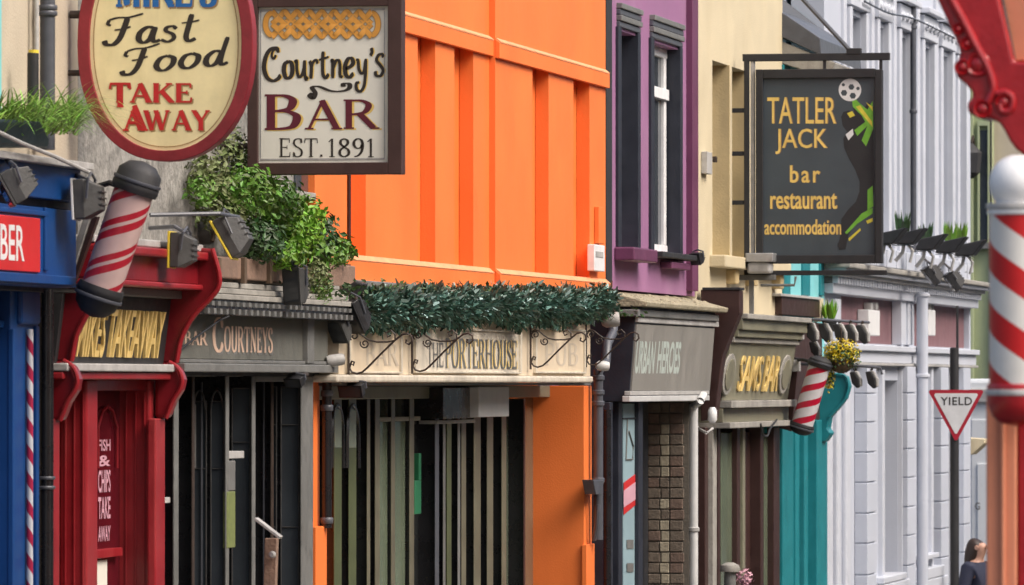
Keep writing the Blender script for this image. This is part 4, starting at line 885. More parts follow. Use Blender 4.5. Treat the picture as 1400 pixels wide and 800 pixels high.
zq = fz(915, 421, .3)
MB().prism([(-D-.05, yh0-.05, zq), (-D+.255, yh0-.05, zq), (-D+.265, yh0-.05, zq+.035), (-D-.05, yh0-.05, zq+.12)], (0, yh1-yh0+.12, 0)).build('coping', 'moss', U, .008)
b = MB()
for i in range(70):
    yy = random.uniform(yh0-.04, yh1+.05); x = random.uniform(.0, .25); z = zq+.12-(.085*(x+.05)/.31); r_ = random.uniform(.012, .035)
    b.lathe([(r_, 0), (r_*.8, r_*.3), (r_*.2, r_*.5)], (-D+x, yy, z-.004), (0.2, 0, 1), 6)
b.build('moss_cushions', 'moss', U, kind='stuff')
# doorway: poster, frame, brick pier, white pipe
po = part('window_poster', 'poster', U, fb=(852, 872, 552, BOT, -.02, .0), bevel=0)
MB().prism([P(852.5, 660, .003), P(871.5, 646, .003), P(871.5, 688, .003), P(852.5, 704, .003)], (.002, 0, 0)).build('poster_band', 'inkred', po)
MB().prism([P(852.5, 671, .0055), P(871.5, 657, .0055), P(871.5, 681, .0055), P(852.5, 694, .0055)], (.002, 0, 0)).build('poster_band', 'pink', po)
MB().tube([P(858, 572, .006), P(856, 628, .006), P(865, 628, .006), P(866, 610, .006), P(860, 590, .006)], .006, 6).build('poster_outline', 'midgrey', po)
for q in (738, 770): MB().prism([P(857, q, .004), P(866, q, .004), P(866, q+12, .004), P(857, q+12, .004)], (.002, 0, 0)).build('poster_print', 'midgrey', po)
part('poster_rail', 'soot', po, fb=(852, 872, 571, 573, 0, .012))
for p0, p1, o_ in ((834, 838, .02), (846, 851, .015), (873, 879, .03)): part('door_post', 'navy', U, fb=(p0, p1, 550, BOT, -.25, o_), bevel=.006)
MB().box(-D-.5, -D-.34, yh0, y1+1.0, gz(y1)-.3, zc_-.004).build('recess_wall', 'soot', U)
yp = fy(940, .06)-.02
pier = MB().sb(886, 942, 549, BOT, yp+.012, .22).build('brick_pier', 'mortar', U)
xl, xr = PY(886, 600, yp).x, PY(942, 600, yp).x; zt_ = PY(900, 551, yp).z; hc = .0825; row = 0; z = zt_
meshes = {}
while z > PY(900, 830, yp).z:
    x = xl; alt = row % 2; ws = (.102, .07, .115) if alt == 0 else (.092, .078, .108)
    cols = ('A', 'C', 'B') if alt == 0 else ('B', 'C', 'A')
    for i, wd in enumerate(ws):
        wd = min(wd, xr-x+.0)-.008
        if wd < .02: continue
        kk = random.choice(('brickA', 'brickA', 'brickB')) if cols[i] != 'C' else random.choice(('brickC', 'brickC', 'brickA'))
        key = (round(wd, 3), kk)
        if key not in meshes:
            bo = MB().box(x, x+wd, yp, yp+.05, z-hc+.010, z).build('brick', kk, pier, .005); meshes[key] = bo
        else:
            src = meshes[key]; bo = src.copy(); COL.objects.link(bo); bo.parent = pier
        c_ = Vector((x+wd/2, yp+.025+random.uniform(-.004, .003), z-hc/2+.005)); bo.location = c_-wl(pier); bo.rotation_euler = (0, random.uniform(-.01, .01), random.uniform(-.015, .015))
        x += wd+.008
    z -= hc; row += 1
t = downpipe(948, .10, 553, 'whitepipe', .036, 'white downpipe between the brick pier and the brown bar', None, (727,), 'ltgrey')
MB().tube([P(948, 556, .1), P(958, 548, .2), P(962, 540, .2)], .03, 10).build('bend', 'whitepipe', t, 0, True)
t = thing('wall_lamp', 'white wall lamp on a bent arm under the grey sign', 'lamp', P(974, 585, .2))
MB().lathe([(.02, 0), (.036, .02), (.036, .09), (.02, .12)], P(974, 578, .22), (0, 0, 1), 16).build('shade', 'inkwhite', t, 0, True)
MB().tube([P(974, 586, .22), P(966, 592, .2), P(955, 586, .1), P(948, 580, .02)], .012, 8).build('arm', 'ltgrey', t)
# ================================================================== CREAM HOUSE WITH BROWN BAR
G = ground_root('cream_house', 'cream rendered house above a bronze-coloured bar fascia with gilt letters', 950, 1070)
y0, y1 = fy(951)+.004, fy(1070)
MB().box(-D-8, -D-.4, y0+.004, y1-.004, gz(y1)-1, 8.6).build('rear_block', 'cream', G); roof(G, y0, y1, 8.6)
wz0, wz1 = fz(985, 350), fz(985, 86)
ops = [(fy(974), fy(996), wz0, wz1), (fy(1001), fy(1022), wz0, wz1), (fy(1040), fy(1058), wz0, wz1)]
wall('wall', 'cream', G, y0, y1, fz(1010, 440), 8.6, 0, .35, ops)
for ya, yb, za, zb in ops:
    wi = MB().box(-D-.22, -D-.17, ya+.002, yb-.002, za, zb).build('window', 'glass_win', G)
    MB().box(-D-.17, -D-.13, ya+.002, ya+.09, za, zb).build('frame', 'ltgrey', wi, .004); MB().box(-D-.17, -D-.13, yb-.09, yb-.002, za, zb).build('frame', 'ltgrey', wi, .004)
    MB().box(-D-.168, -D-.125, ya+.09, yb-.09, (za+zb)/2-.03, (za+zb)/2+.03).build('meeting_rail', 'ltgrey', wi, .004)
    MB().box(-D-.17, -D+.012, yb-.02, yb+.004, za, zb).build('reveal', 'tan', G)
    MB().box(-D-.02, -D+.13, ya-.15, yb+.14, za-.10, za-.003).build('sill', 'cream', G, .01)
    MB().box(-D-.02, -D+.08, yb-.12, yb+.06, za-.22, za-.103).build('sill_corbel', 'tan', G, .01)
t = thing('wall_box', 'pale electrical box on the cream wall beside the first window', 'box', P(971, 240, .05)); part('case', 'aqua' if False else 'ltgrey', t, fb=(967, 974, 208, 238, .002, .05)); part('bolt', 'iron', t, fb=(979, 981, 214, 222, .001, .03))
o = floodlight('small black floodlight between the purple and cream walls', 'floodlights over the shop signs', P(955, 352, .12), (-.4, -.8, -.3), .09, .09, .08, [P(944, 350, .06), P(938, 349, .02)], 'floodblk')
cb = [(958, 396), (1011, 397), (1011, 428), (1000, 455), (988, 485), (983, 520), (977, 572), (958, 576)]
yc = fy(952, .0)+.02
MB().prism([PY(*q, yc) for q in cb], (0, .2, 0)).build('end_console', 'brown', G, .006)
part('console_cap', 'soot', G, sb=(960, 1012, 393, 396.6, yc-.01, .22))
zq0, zq1 = fz(1035, 547, .15), fz(1035, 470, .15); g0, g1 = fy(985, .12), fy(1075, .12)
fa = MB().prism([(-D-.3, g0, zq0), (-D+.13, g0, zq0), (-D+.205, g0, zq1), (-D-.3, g0, zq1)], (0, g1-g0, 0)).build('fascia', 'olive', G, .004)
sl_ = .075/(zq1-zq0); tb = lambda z: .13+sl_*(z-zq0)
z_ = fz(1030, 535, .14); [put_f(font2d(w_, .004, 1.0), 'lettering', 'gilt', fa, a_, b_, 486, 535, tb(z_)+.002, tb(fz(1030, 486, .14))+.002, off=.014, thick=.013) for w_, a_, b_ in (('SAMS', 1006, 1036), ('BAR', 1040, 1060))]
for px in (993, 1070):
    pts = []
    for k in range(24):
        a = 2*math.pi*k/24; zz = fz(px, 512, .16)+.165*math.sin(a); pts.append(Vector((-D+tb(zz)+.004, fy(px, .16)+.30*math.cos(a), zz)))
    me = MB().prism(pts, (.018, 0, 0)).build('medallion', 'grey', fa, .006)
    MB().prism([p_.lerp(sum(pts, Vector())/24, .25)+Vector((.019, 0, 0)) for p_ in pts], (.008, 0, 0)).build('medallion_centre', 'olive', me, .003)
def run2(nm, m, q0, q1, o_, ref=1040, ya=g0, yb=g1, par=G, bv=.006): return MB().box(-D-.3, -D+o_, ya, yb, fz(ref, q1, o_), fz(ref, q0, o_)).build(nm, m, par, bv)
run2('top_ledge', 'grey', 430, 437, .34); run2('cornice', 'olive', 437.3, 452, .30); run2('cornice', 'olive', 452.3, 462, .265); run2('cornice_bead', 'grey', 462.3, 469.7, .235)
run2('ledge', 'grey', 547.3, 557, .21); run2('frieze', 'olive', 557.3, 576, .14); run2('ledge', 'grey', 576.3, 584, .20)
for i, (p0, p1, o_, m) in enumerate(((964, 972, .02, 'brown'), (975, 980, .06, 'grey'), (982, 985, .05, 'brown'), (1008, 1012, .04, 'brown'), (1016, 1019, .05, 'olive'), (1040, 1044, .07, 'brown'), (1058, 1066, .08, 'brown'))):
    part('mullion', m, G, fb=(p0, p1, 584.3, BOT, {1008: -.01, 1058: .02, 1040: -.06}.get(p0, -.2), o_), bevel=.006)
MB().box(-D-.26, -D-.2, g0, g1, gz(y1)+.6, fz(1030, 584.3, -.2)).build('shop_window', 'glass_gn', G)
part('side_light', 'glass_gn', G, fb=(986, 1008, 592, BOT, -.05, -.005)); part('side_light', 'glass_gn', G, fb=(1045, 1058, 592, BOT, -.02, .025))
part('window_curtain', 'brown', G, fb=(1019, 1040, 590, BOT, -.19, -.02))
MB().box(-D-.25, -D+.03, g0, g1, gz(y1)-.3, gz(y1)+.8).build('stall_riser', 'brown', G)
MB().tube(cat_rom([P(1040, 580, .22), P(1043, 594, .22), P(1049, 596, .22), P(1053, 586, .22), P(1062, 574, .24)], 4), .009, 6).build('cable', 'soot', G, 0, True)
# post and flower pot on the pavement
yy = fy(998, .5); g = gz(yy)+.12; p = PY(998, 780, yy)
t = thing('barrier_post', 'grey barrier post standing outside the brown bar', 'post', (p.x, yy, g)); MB().lathe([(.05, g), (.045, p.z)], (p.x, yy, 0), n=14).build('shaft', 'midgrey', t, 0, True); MB().lathe([(.075, 0), (.08, .02), (.07, .05), (.03, .07)], (p.x, yy, p.z-.01), n=16).build('cap', 'grey', t, 0, True)
yy = fy(1019, .5); g = gz(yy)+.12; p = PY(1019, 797, yy)
t = thing('flower_stand', 'pink flowers in a tall stand outside the brown bar', 'flowers', (p.x, yy, g)); MB().lathe([(.12, g), (.03, g+.03), (.03, p.z-.2), (.09, p.z-.12), (.1, p.z-.02)], (p.x, yy, 0), n=16).build('stand', 'soot', t, 0, True)
b = MB(); leaves(b, p+Vector((0, 0, .04)), (.06, .06, .07), 130, .035); b.build('blooms', 'pink', t)
# hanging sign on bracket
ys = fy(1003, 0); S_ = lambda x, q, dy=0: PY(x, q, ys+dy)
t = thing('hanging_sign', 'tall slate-coloured bar sign with gold lettering on a black bracket', 'sign', S_(1120, 376))
for q in ((1033, 1043, 95, 360), (1196, 1206, 95, 360), (1043, 1196, 95, 106), (1043, 1196, 349, 360)): part('frame_rail', 'soot', t, sb=(*q, ys-.03, .1), bevel=.005)
bd = part('board', 'signdark', t, sb=(1043, 1196, 106, 349, ys, .03), bevel=0)
br = part('bracket', 'soot', t, sb=(1015, 1216, 74, 82, ys-.01, .06)); part('upright', 'soot', br, sb=(1017, 1023.5, 82.3, 376, ys-.01, .06)); part('upright', 'ltgrey', br, sb=(1026, 1031.5, 84, 346, ys+.0, .05))
part('lower_bar', 'soot', br, sb=(1024, 1212, 370, 376, ys-.01, .05))
for q in (148, 207, 274): part('standoff', 'soot', br, sb=(997, 1016.7, q, q+6, ys, .04))
MB().tube([S_(1080, -20, .02), S_(1163, 70, .02)], .018, 8).build('stay', 'pipe', br); part('clamp', 'soot', br, sb=(1157, 1177, 66, 74, ys-.015, .07))
for x in (1128, 1205): part('hanger', 'soot', br, sb=(x-3, x+1, 82, 95, ys, .03))
for tx, a, b2, c_, d_ in (('TATLER', 1049, 1143, 133, 169), ('JACK', 1060, 1131, 176, 211), ('bar', 1080, 1121, 226, 250), ('restaurant', 1053, 1144, 264, 286), ('accommodation', 1045, 1150, 300, 321)):
    for dx, m, off in ((1.2, 'inkshade', .002), (0, 'inkgold', .004)): put_y(font2d(tx, .004 if tx.isupper() else .014, 1.25 if tx == 'bar' else 1.0), 'lettering', m, bd, a+dx, b2+dx, c_, d_, ys, off)
def poly(pts, m, nm, off): MB().prism([S_(x, q, -off*.4) for x, q in pts], (0, .0003, 0)).build(nm, m, bd)
circ = lambda x, q, r_, n=18: [(x+r_*math.cos(2*math.pi*k/n), q+r_*math.sin(2*math.pi*k/n)) for k in range(n)]
poly([(1150, 160), (1153, 153), (1161, 151), (1168, 156), (1166, 140), (1171, 137), (1180, 150), (1187, 140), (1194, 146), (1195, 262), (1190, 284), (1178, 296), (1168, 308), (1160, 322), (1156, 341), (1147, 342), (1146, 334), (1150, 318), (1150, 300), (1160, 286), (1170, 276), (1175, 262), (1175, 248), (1169, 232), (1160, 216), (1154, 202), (1153, 190), (1158, 180), (1152, 172)], 'soot', 'painted_body', .002)
poly([(1164, 130), (1176, 142), (1186, 150), (1193, 138), (1194, 176), (1184, 200), (1178, 192), (1186, 172), (1178, 158), (1166, 146)], 'inkgreen', 'painted_sleeve', .0044)
poly([(1170, 146), (1176, 144), (1192, 166), (1193, 174)], 'inkyellow', 'painted_stripe', .0056); poly([(1184, 140), (1193, 146), (1193, 152)], 'inkyellow', 'painted_stripe', .0056)
poly([(1168, 178), (1184, 166), (1186, 172), (1172, 186)], 'inkgreen', 'painted_sleeve', .0056); poly([(1186, 260), (1193, 254), (1194, 282), (1186, 288)], 'inkgreen', 'painted_sock', .0044)
poly([(1155, 318), (1178, 292), (1193, 284), (1193, 292), (1172, 306), (1158, 320)], 'inkgreen', 'painted_sock', .0044); poly([(1160, 326), (1176, 312), (1177, 315), (1161, 330)], 'inkyellow', 'painted_stripe', .0044); poly([(1184, 302), (1193, 298), (1193, 303), (1186, 306)], 'inkyellow', 'painted_stripe', .0044)
poly([(1158, 155), (1165, 152), (1169, 158), (1162, 161)], 'inkyellow', 'painted_stripe', .0056)
poly([(1156, 184), (1166, 176), (1167, 184), (1160, 192)], 'inkwhite', 'painted_glove', .0056); poly(circ(1151, 335, 6), 'soot', 'painted_boot', .0056)
poly(circ(1162, 123, 15.5, 26), 'inkwhite', 'painted_ball', .0056)
for x, q, r_ in ((1164, 119, 4.2), (1154, 127, 4.5), (1166, 131, 4.5), (1173, 121, 2.6), (1153, 116, 2.4)): poly(circ(x, q, r_, 6), 'signdark', 'ball_patch', .0068)
t = thing('sign_lamp', 'boxy steel lamp at the foot of the slate bar sign bracket', 'lamp', S_(1038, 380, -.1))
part('housing', 'steel', t, sb=(1019, 1057, 346, 358, ys-.2, .24), bevel=.008); part('reflector', 'ltgrey', t, sb=(1021, 1053, 358.4, 374, ys-.18, .2), bevel=.02); part('bracket', 'midgrey', t, sb=(1005, 1060, 376, 383, ys-.04, .05)); part('stem', 'midgrey', t, sb=(1024, 1030, 383.3, 432, ys-.03, .04))
MB().tube([S_(1040, 390, -.05), S_(1086, 390, -.05), S_(1088, 378, -.05)], .011, 8).build('side_arm', 'midgrey', t)
# ================================================================== TEAL SHOP
K = ground_root('teal_shop', 'low teal painted shop with dark gutter and scrolled teal bracket', 1070, 1128)
y0, y1 = fy(1070)+.004, fy(1127)
ztop = fz(1090, 78)
MB().box(-D-8, -D-.2, y0+.004, y1-.004, gz(y1)-1, ztop).build('rear_block', 'aqua', K)
MB().box(-D-.2, -D, y0, y1, gz(y1)-.5, ztop).build('wall', 'aqua', K)
for a, b2 in ((1072, 1081), (1098, 1108), (1122, 1127)): part('stripe_board', 'teal', K, fb=(a, b2, 90, 404, -.02, .018))
ye = y0-.03
MB().prism([PY(1060, 12, ye), PY(1074, 20, ye), PY(1121, 52, ye), PY(1123, 76, ye), PY(1072, 52, ye), PY(1060, 50, ye)], (0, y1-y0+.02, 0)).build('gutter', 'pipe', K, .006)
MB().prism([PY(1060, 56, ye+.02), PY(1072, 58, ye+.02), PY(1122, 78, ye+.02), PY(1142, 86, ye+.02), PY(1139, 95, ye+.02), PY(1096, 95, ye+.02), PY(1060, 84, ye+.02)], (0, y1-y0-.02, 0)).build('soffit', 'grey', K, .006)
MB().prism([PY(1055, 8, ye), PY(1060, 12, ye), PY(980, -50, ye), PY(975, -50, ye)], (0, y1-y0, 0)).build('roof', 'slate', K)
part('brown_fascia', 'brown', K, fb=(1069, 1121, 408, 432, 0, .06)); part('cap_rail', 'ltgrey', K, fb=(1068, 1123, 404, 407.6, 0, .08)); part('end_trim', 'cream', K, fb=(1121.5, 1126, 408, 440, 0, .06))
part('dark_fascia', 'brown', K, fb=(1072, 1124, 440, 575, 0, .08))
for p0, p1, o_ in ((1070, 1084, .06), (1088, 1093, .04), (1100, 1104, .075), (1117, 1131, .10)): part('pilaster', 'teal', K, fb=(p0, p1, 574, BOT, -.1, o_), bevel=.008)
MB().box(-D-.15, -D+.02, y0, y1, gz(y1)-.3, fz(1100, 574, .02)).build('panel', 'teal', K)
cb = [(1112, 520), (1122, 506), (1140, 511), (1156, 514), (1160, 528), (1155, 545), (1144, 559), (1134, 570), (1131, 586), (1136, 592), (1128, 604), (1112, 604)]
yc = fy(1116, .05); c = MB().prism([PY(*q, yc) for q in cb], (0, .25, 0)).build('console', 'teal', K, .012)
MB().tube(cat_rom([PY(x, q, yc-.012) for x, q in cb[2:8]], 4), .012, 6).build('console_bead', 'teal', c, 0, True)
sm = stripe_mat('red_white_barber_stripes', (.66, .64, .66), (.50, .01, .04), .146, [(.3, .70)], -2)
yb = fy(1072, .1)-.3
barber_pole('small red and white barber pole with black caps on the teal shop', PY(1120, 502, yb), PY(1097, 580, yb), .092, sm, 'soot', 1.12, .085, [[PY(1120, 498, yb), PY(1098, 492, yb+.2), PY(1080, 492, yb+.5)], [PY(1096, 588, yb), PY(1078, 580, yb+.2), PY(1068, 575, yb+.5)]])
t = thing('pole_mount', 'black upright mounting board behind the small barber pole', 'bracket', PY(1076, 590, yb+.45)); MB().prism([PY(1079, 486, yb+.4), PY(1092, 490, yb+.4), PY(1082, 590, yb+.4), PY(1064, 585, yb+.4)], (0, .06, 0)).build('board', 'brown', t, .005)
part('lamp_head', 'ltgrey', t, sb=(1083, 1093, 492, 508, yb+.3, .08))
def hood_lamp(label, group, x, q, y, k=1.0):
    t_ = thing('floodlight', label, 'floodlight', PY(x, q+14*k, y), group); Z = lambda pts, dy=0: [PY(x+a*k, q+b2*k, y+dy) for a, b2 in pts]
    MB().prism(Z([(-8, -13), (0, -14), (7, -2), (8, 10), (4, 13), (-4, 5)]), (0, .11, 0)).build('housing', 'floodblk', t_, .008)
    MB().prism(Z([(0, -15), (5, -14), (11, -2), (11, 9), (8.4, 10), (7.4, -2)], .01), (0, .09, 0)).build('hood', 'ltgrey', t_, .005)
    MB().tube(Z([(1, -14), (3, -19)], .05), .012, 6).build('arm', 'iron', t_)
    return t_
for i, x in enumerate((1087, 1107, 1126, 1146, 1161, 1177)):
    hood_lamp(['first', 'second', 'third', 'fourth', 'fifth', 'sixth'][i]+' black floodlight from the left in the row above the yellow flowers', 'row of black floodlights over the teal shop', x, 455+i*.6, yb+.2+i*.1)
for lb, x, q, k in (('upper black floodlight hanging left of the yellow flowers', 1112, 478, .8), ('lower black floodlight right of the yellow flowers beside teal bracket', 1168, 520, .85), ('outermost black floodlight in front of the white pilaster', 1190, 520, .9)):
    hood_lamp(lb, 'row of black floodlights over the teal shop', x, q, yb+.6, k)
o = MB().tube([PY(1070, 436, yb+.25), PY(1120, 437, yb+.3), PY(1188, 441, yb+.9)], .012, 8).build('light_rail', 'pipe', None, 0, True); tag(o, 'thin rail carrying the row of black floodlights', 'rail')
o = MB().tube([PY(1090, 498, yb+.62), PY(1150, 498, yb+.62), PY(1204, 503, yb+.62), PY(1206, 512, yb+.62)], .012, 8).build('light_rail', 'pipe', None, 0, True); tag(o, 'thin pale rail below the yellow flowers', 'rail')
p = PY(1150, 496, yb+.12)
t = thing('hanging_basket', 'hanging basket of yellow flowers in front of the teal bracket', 'flowers', p)
MB().lathe([(.02, -.09), (.07, -.07), (.10, -.02), (.11, .02)], p, n=16).build('basket', 'twig', t, 0, True)
b = MB(); leaves(b, p+Vector((0, 0, .08)), (.15, .14, .12), 1700, .024); leaves(b, p+Vector((-.10, 0, -.1)), (.05, .06, .14), 180, .03); b.build('blooms', 'flower', t)
b = MB(); leaves(b, p+Vector((0, 0, .05)), (.155, .145, .125), 700, .03); leaves(b, p+Vector((-.10, 0, -.1)), (.05, .06, .12), 60, .03); b.build('foliage', 'leaf_d', t)
MB().tube([p+Vector((0, 0, .1)), p+Vector((0, .0, .3))], .006, 6).build('hanger', 'iron', t)
p = PY(1134, 438, fy(1118, 0)-.2)
t = thing('pot_plant', 'bright green upright plant between the teal and white buildings', 'plant', p); b = MB()
for i in range(60):
    a = random.uniform(0, 6.3); q = p+Vector((math.cos(a)*.04, math.sin(a)*.04, 0)); tip = q+Vector((math.cos(a)*random.uniform(.0, .05), math.sin(a)*.05, random.uniform(.08, .2))); s = Vector((-math.sin(a), math.cos(a), 0))*.018; md = q.lerp(tip, .5); b.add([q, md+s, tip, md-s], [(0, 1, 2), (0, 2, 3)])
b.build('foliage', 'leaf_b', t); MB().lathe([(.05, -.1), (.07, 0)], p, n=14).build('pot', 'soot', t, 0, True)
# ================================================================== WHITE BUILDING
Wt = ground_root('white_building', 'tall pale lilac-white building with dentil cornice and rusticated pilasters', 1127, 1327)
y0, y1 = fy(1127)+.004, fy(1327)
MB().box(-D-9, -D-.35, y0+.004, y1-.004, gz(y1)-1, 10.5).build('rear_block', 'white', Wt); roof(Wt, y0, y1, 10.5)
wz1, wz0 = fz(1160, 18), fz(1160, 322)
pxs = ((1158, 1177), (1196, 1208), (1226, 1239), (1258, 1271), (1283, 1296), (1306, 1315))
ops = [(fy(a), fy(b2), wz0, wz1) for a, b2 in pxs]
gops = [(fy(1203), fy(1227), gz(y1)+.3, fz(1215, 520)), (fy(1270), fy(1294), gz(y1)+.3, fz(1282, 505))]
pops = [(fy(1150), fy(1231), fz(1190, 470), fz(1190, 408)), (fy(1250), fy(1325), fz(1190, 470), fz(1190, 408))]
wall('wall', 'white', Wt, y0, y1, gz(y1)-.5, 10.5, 0, .3, ops+gops+pops)
for ya, yb, za, zb in ops:
    wi = MB().box(-D-.3, -D-.24, ya+.002, yb-.002, za, zb).build('window', 'glass_win', Wt)
    MB().box(-D-.24, -D-.2, ya+.002, ya+.08, za, zb).build('frame', 'white_trim', wi, .004); MB().box(-D-.24, -D-.2, yb-.08, yb-.002, za, zb).build('frame', 'white_trim', wi, .004); MB().box(-D-.238, -D-.19, ya+.08, yb-.08, (za+zb)/2-.03, (za+zb)/2+.03).build('meeting_rail', 'white_trim', wi, .004)
    MB().box(-D-.01, -D+.06, ya-.18, ya-.006, za-.1, zb+.05).build('architrave', 'white_trim', Wt, .008); MB().box(-D-.01, -D+.06, yb+.006, yb+.18, za-.1, zb+.05).build('architrave', 'white_trim', Wt, .008)
    hd = MB().box(-D-.01, -D+.075, ya-.2, yb+.2, zb+.06, zb+.3).build('window_head', 'white_trim', Wt, .008)
    for k in range(4):
        yy = ya-.1+(yb-ya+.2)*k/3; MB().lathe([(.05, 0), (.045, .015), (.02, .03)], (-D+.074, yy, zb+.18), (1, 0, 0), 10).build('rosette', 'white_trim', hd, 0, True)
    MB().box(-D-.01, -D+.14, ya-.24, yb+.24, zb+.31, zb+.37).build('hood', 'white_trim', hd, .01)
    MB().box(-D-.01, -D+.1, ya-.22, yb+.22, za-.18, za-.105).build('sill', 'white_trim', Wt, .008)
    if ya > y0+1: MB().box(-D-.01, -D+.035, ya-.42, ya-.24, za-.1, 10.4).build('wall_strip', 'white_trim', Wt, .008)
downpipe(1249, .09, -140, 'pipe', .03, 'slim grey downpipe on the upper white wall', 345, (40, 155))
def rw(nm, m, q0, q1, o_, bv=.006, ref=1200, par=Wt, oo=0, e0=0, e1=0): return MB().box(-D+oo, -D+o_, y0-.01-e0, y1+.01+e1, fz(ref, q1, o_), fz(ref, q0, o_)).build(nm, m, par, bv)
co = rw('cornice', 'grey', 364, 371, .26, .01, e0=.15, e1=.1); rw('cornice_moulding', 'white_trim', 371.3, 377, .22, .01, par=co, e0=.1); rw('cornice_moulding', 'ltgrey', 377.3, 383.5, .16, .008, par=co, e0=.05)
rw('dentil_backing', 'midgrey', 384, 394, .075, 0, par=co)
b = MB(); n_ = 62; a0, a1 = fz(1200, 384, .1), fz(1200, 394, .1)
for k in range(n_):
    yy = y0+(y1-y0)*k/n_; b.box(-D+.075, -D+.125, yy, yy+(y1-y0)/n_*.58, a1, a0)
b.build('dentils', 'white_trim', co, kind='stuff')
rw('architrave_band', 'white_trim', 394.3, 407, .085, .006)
for a, b2 in ((1151, 1230), (1251, 1324)): MB().box(-D-.3, -D-.055, fy(a)-.05, fy(b2)+.05, fz(1190, 471), fz(1190, 407)).build('sign_panel', 'mauve', Wt)
for a, b2 in ((1143, 1150), (1233, 1239), (1242, 1249)): part('stile', 'white_trim', Wt, fb=(a, b2, 409, 471.5, -.05, .05), bevel=.006)
rw('lintel', 'white_trim', 472, 480, .10, .008); rw('lintel', 'white_trim', 480.3, 496, .06, .006); rw('lintel_bead', 'ltgrey', 496.3, 500, .085, .006)
for a, b2, lb in ((1188, 1203, 'white wall box mounted on the left mauve panel'), (1270, 1279, 'white wall box beside the big pale downpipe')):
    t = thing('wall_box', lb, 'box', P(a, 460, .0)); part('case', 'inkwhite', t, fb=(a, b2, 424, 459, -.05, .06), bevel=.008); part('bracket', 'ltgrey', t, fb=(a+3, a+6, 414, 423.6, -.05, .02)); part('bracket', 'ltgrey', t, fb=(b2-5, b2-2, 414, 423.6, -.05, .02))
downpipe(1261, .16, 400, 'white', .058, 'fat pale painted downpipe down the front of the white building', None, (516, 406), 'white_trim')
q_s = [500.5, 539, 578, 619, 660, 702, 743, 786, 828, 870, 912, 954, 996, 1040]
for a, b2, o_ in ((1186, 1198, .125), (1241, 1252, .10), (1287, 1297, .10), (1318, 1327, .11)):
    ref = 1192; ya, yb = fy(a, o_), fy(b2, o_); pil = MB().box(-D, -D+o_-.02, ya+.012, yb-.012, gz(yb)-.2, fz(ref, 500.5, o_)).build('pilaster', 'white', Wt)
    for c_, d_ in zip(q_s, q_s[1:]): MB().box(-D+.003, -D+o_, ya, yb, fz(ref, d_, o_)+.013, fz(ref, c_, o_)).build('quoin_block', 'white', pil, .006)
for (ya, yb, za, zb) in gops:
    dr = MB().box(-D-.3, -D-.22, ya+.002, yb-.002, za, zb).build('door', 'white', Wt, .004); MB().box(-D-.22, -D-.205, ya+.1, yb-.1, za+.9, zb-.2).build('door_panel', 'ltgrey', dr, .01)
    MB().box(-D-.01, -D+.05, ya-.16, ya-.006, za, zb+.1).build('door_frame', 'white_trim', Wt, .008); MB().box(-D-.01, -D+.05, yb+.006, yb+.16, za, zb+.1).build('door_frame', 'white_trim', Wt, .008)
for p0, p1, o_ in ((1133, 1139, .05), (1146, 1150, .09), (1158, 1163, .05)): part('fluted_column', 'white_trim', Wt, fb=(p0, p1, 502, BOT, -.01, o_), bevel=.02)
for p0, p1, q0, q1 in ((1209, 1240, 786, 795), (1205, 1244, 796, 812), (1268, 1284, 757, 764), (1266, 1292, 775, 790), (1262, 1296, 790.5, 812)): part('step_ledge', 'white_trim', Wt, fb=(p0, p1, q0, q1, -.1, .12), bevel=.01)
cbk = MB().prism([PY(1308, 618, y1+.05), PY(1328, 622, y1+.05), PY(1346, 606, y1+.05), PY(1346, 600, y1+.05), PY(1308, 598, y1+.05)], (0, .5, 0)).build('corner_bracket', 'cream', Wt, .01)
MB().prism([PY(1308, 619, y1+.1), PY(1322, 624, y1+.1), PY(1314, 652, y1+.1), PY(1308, 655, y1+.1)], (0, .3, 0)).build('corner_corbel', 'cream', Wt, .01)
# planter with lamps on the cornice
t = thing('cornice_planter', 'white stained planter trough along the top of the dentil cornice', 'planter', P(1260, 362, .12)); MB().box(-D+.04, -D+.2, fy(1150, .2), fy(1320, .2), fz(1200, 363.7, .2), fz(1200, 338, .2)).build('trough', 'white', t, .01)
for k in range(14): MB().box(-D+.2, -D+.212, fy(1150, .2)+.75*k+.2, fy(1150, .2)+.75*k+.28, fz(1200, 363, .2), fz(1200, 339, .2)).build('rib', 'white_trim', t)
for i, (x, q, hh) in enumerate(((1234, 320, .30), (1265, 322, .20), (1299, 326, .26), (1313, 328, .27))):
    p = P(x, q+8, .12); t = thing('spiky_plant', ['tall dark spiky plant behind the leftmost angled panel lamp', 'tiny dark spiky plant beside the grey downpipe foot', 'green spiky plant behind the middle panel lamps', 'bright green spiky plant nearest the far end of the cornice'][i], 'plant', p, 'plants on the white building cornice'); b = MB()
    for k in range(46):
        a = random.uniform(0, 6.3); q_ = p+Vector((math.cos(a)*.03, math.sin(a)*.06, 0)); tip = q_+Vector((math.cos(a)*.05, math.sin(a)*.1, hh*random.uniform(.5, 1))); s = Vector((1, 0, 0))*.014; md = q_.lerp(tip, .45); b.add([q_, md+s, tip, md-s], [(0, 1, 2), (0, 2, 3)])
    b.build('foliage', 'leaf_d' if i in (0, 1) else 'leaf_b', t)
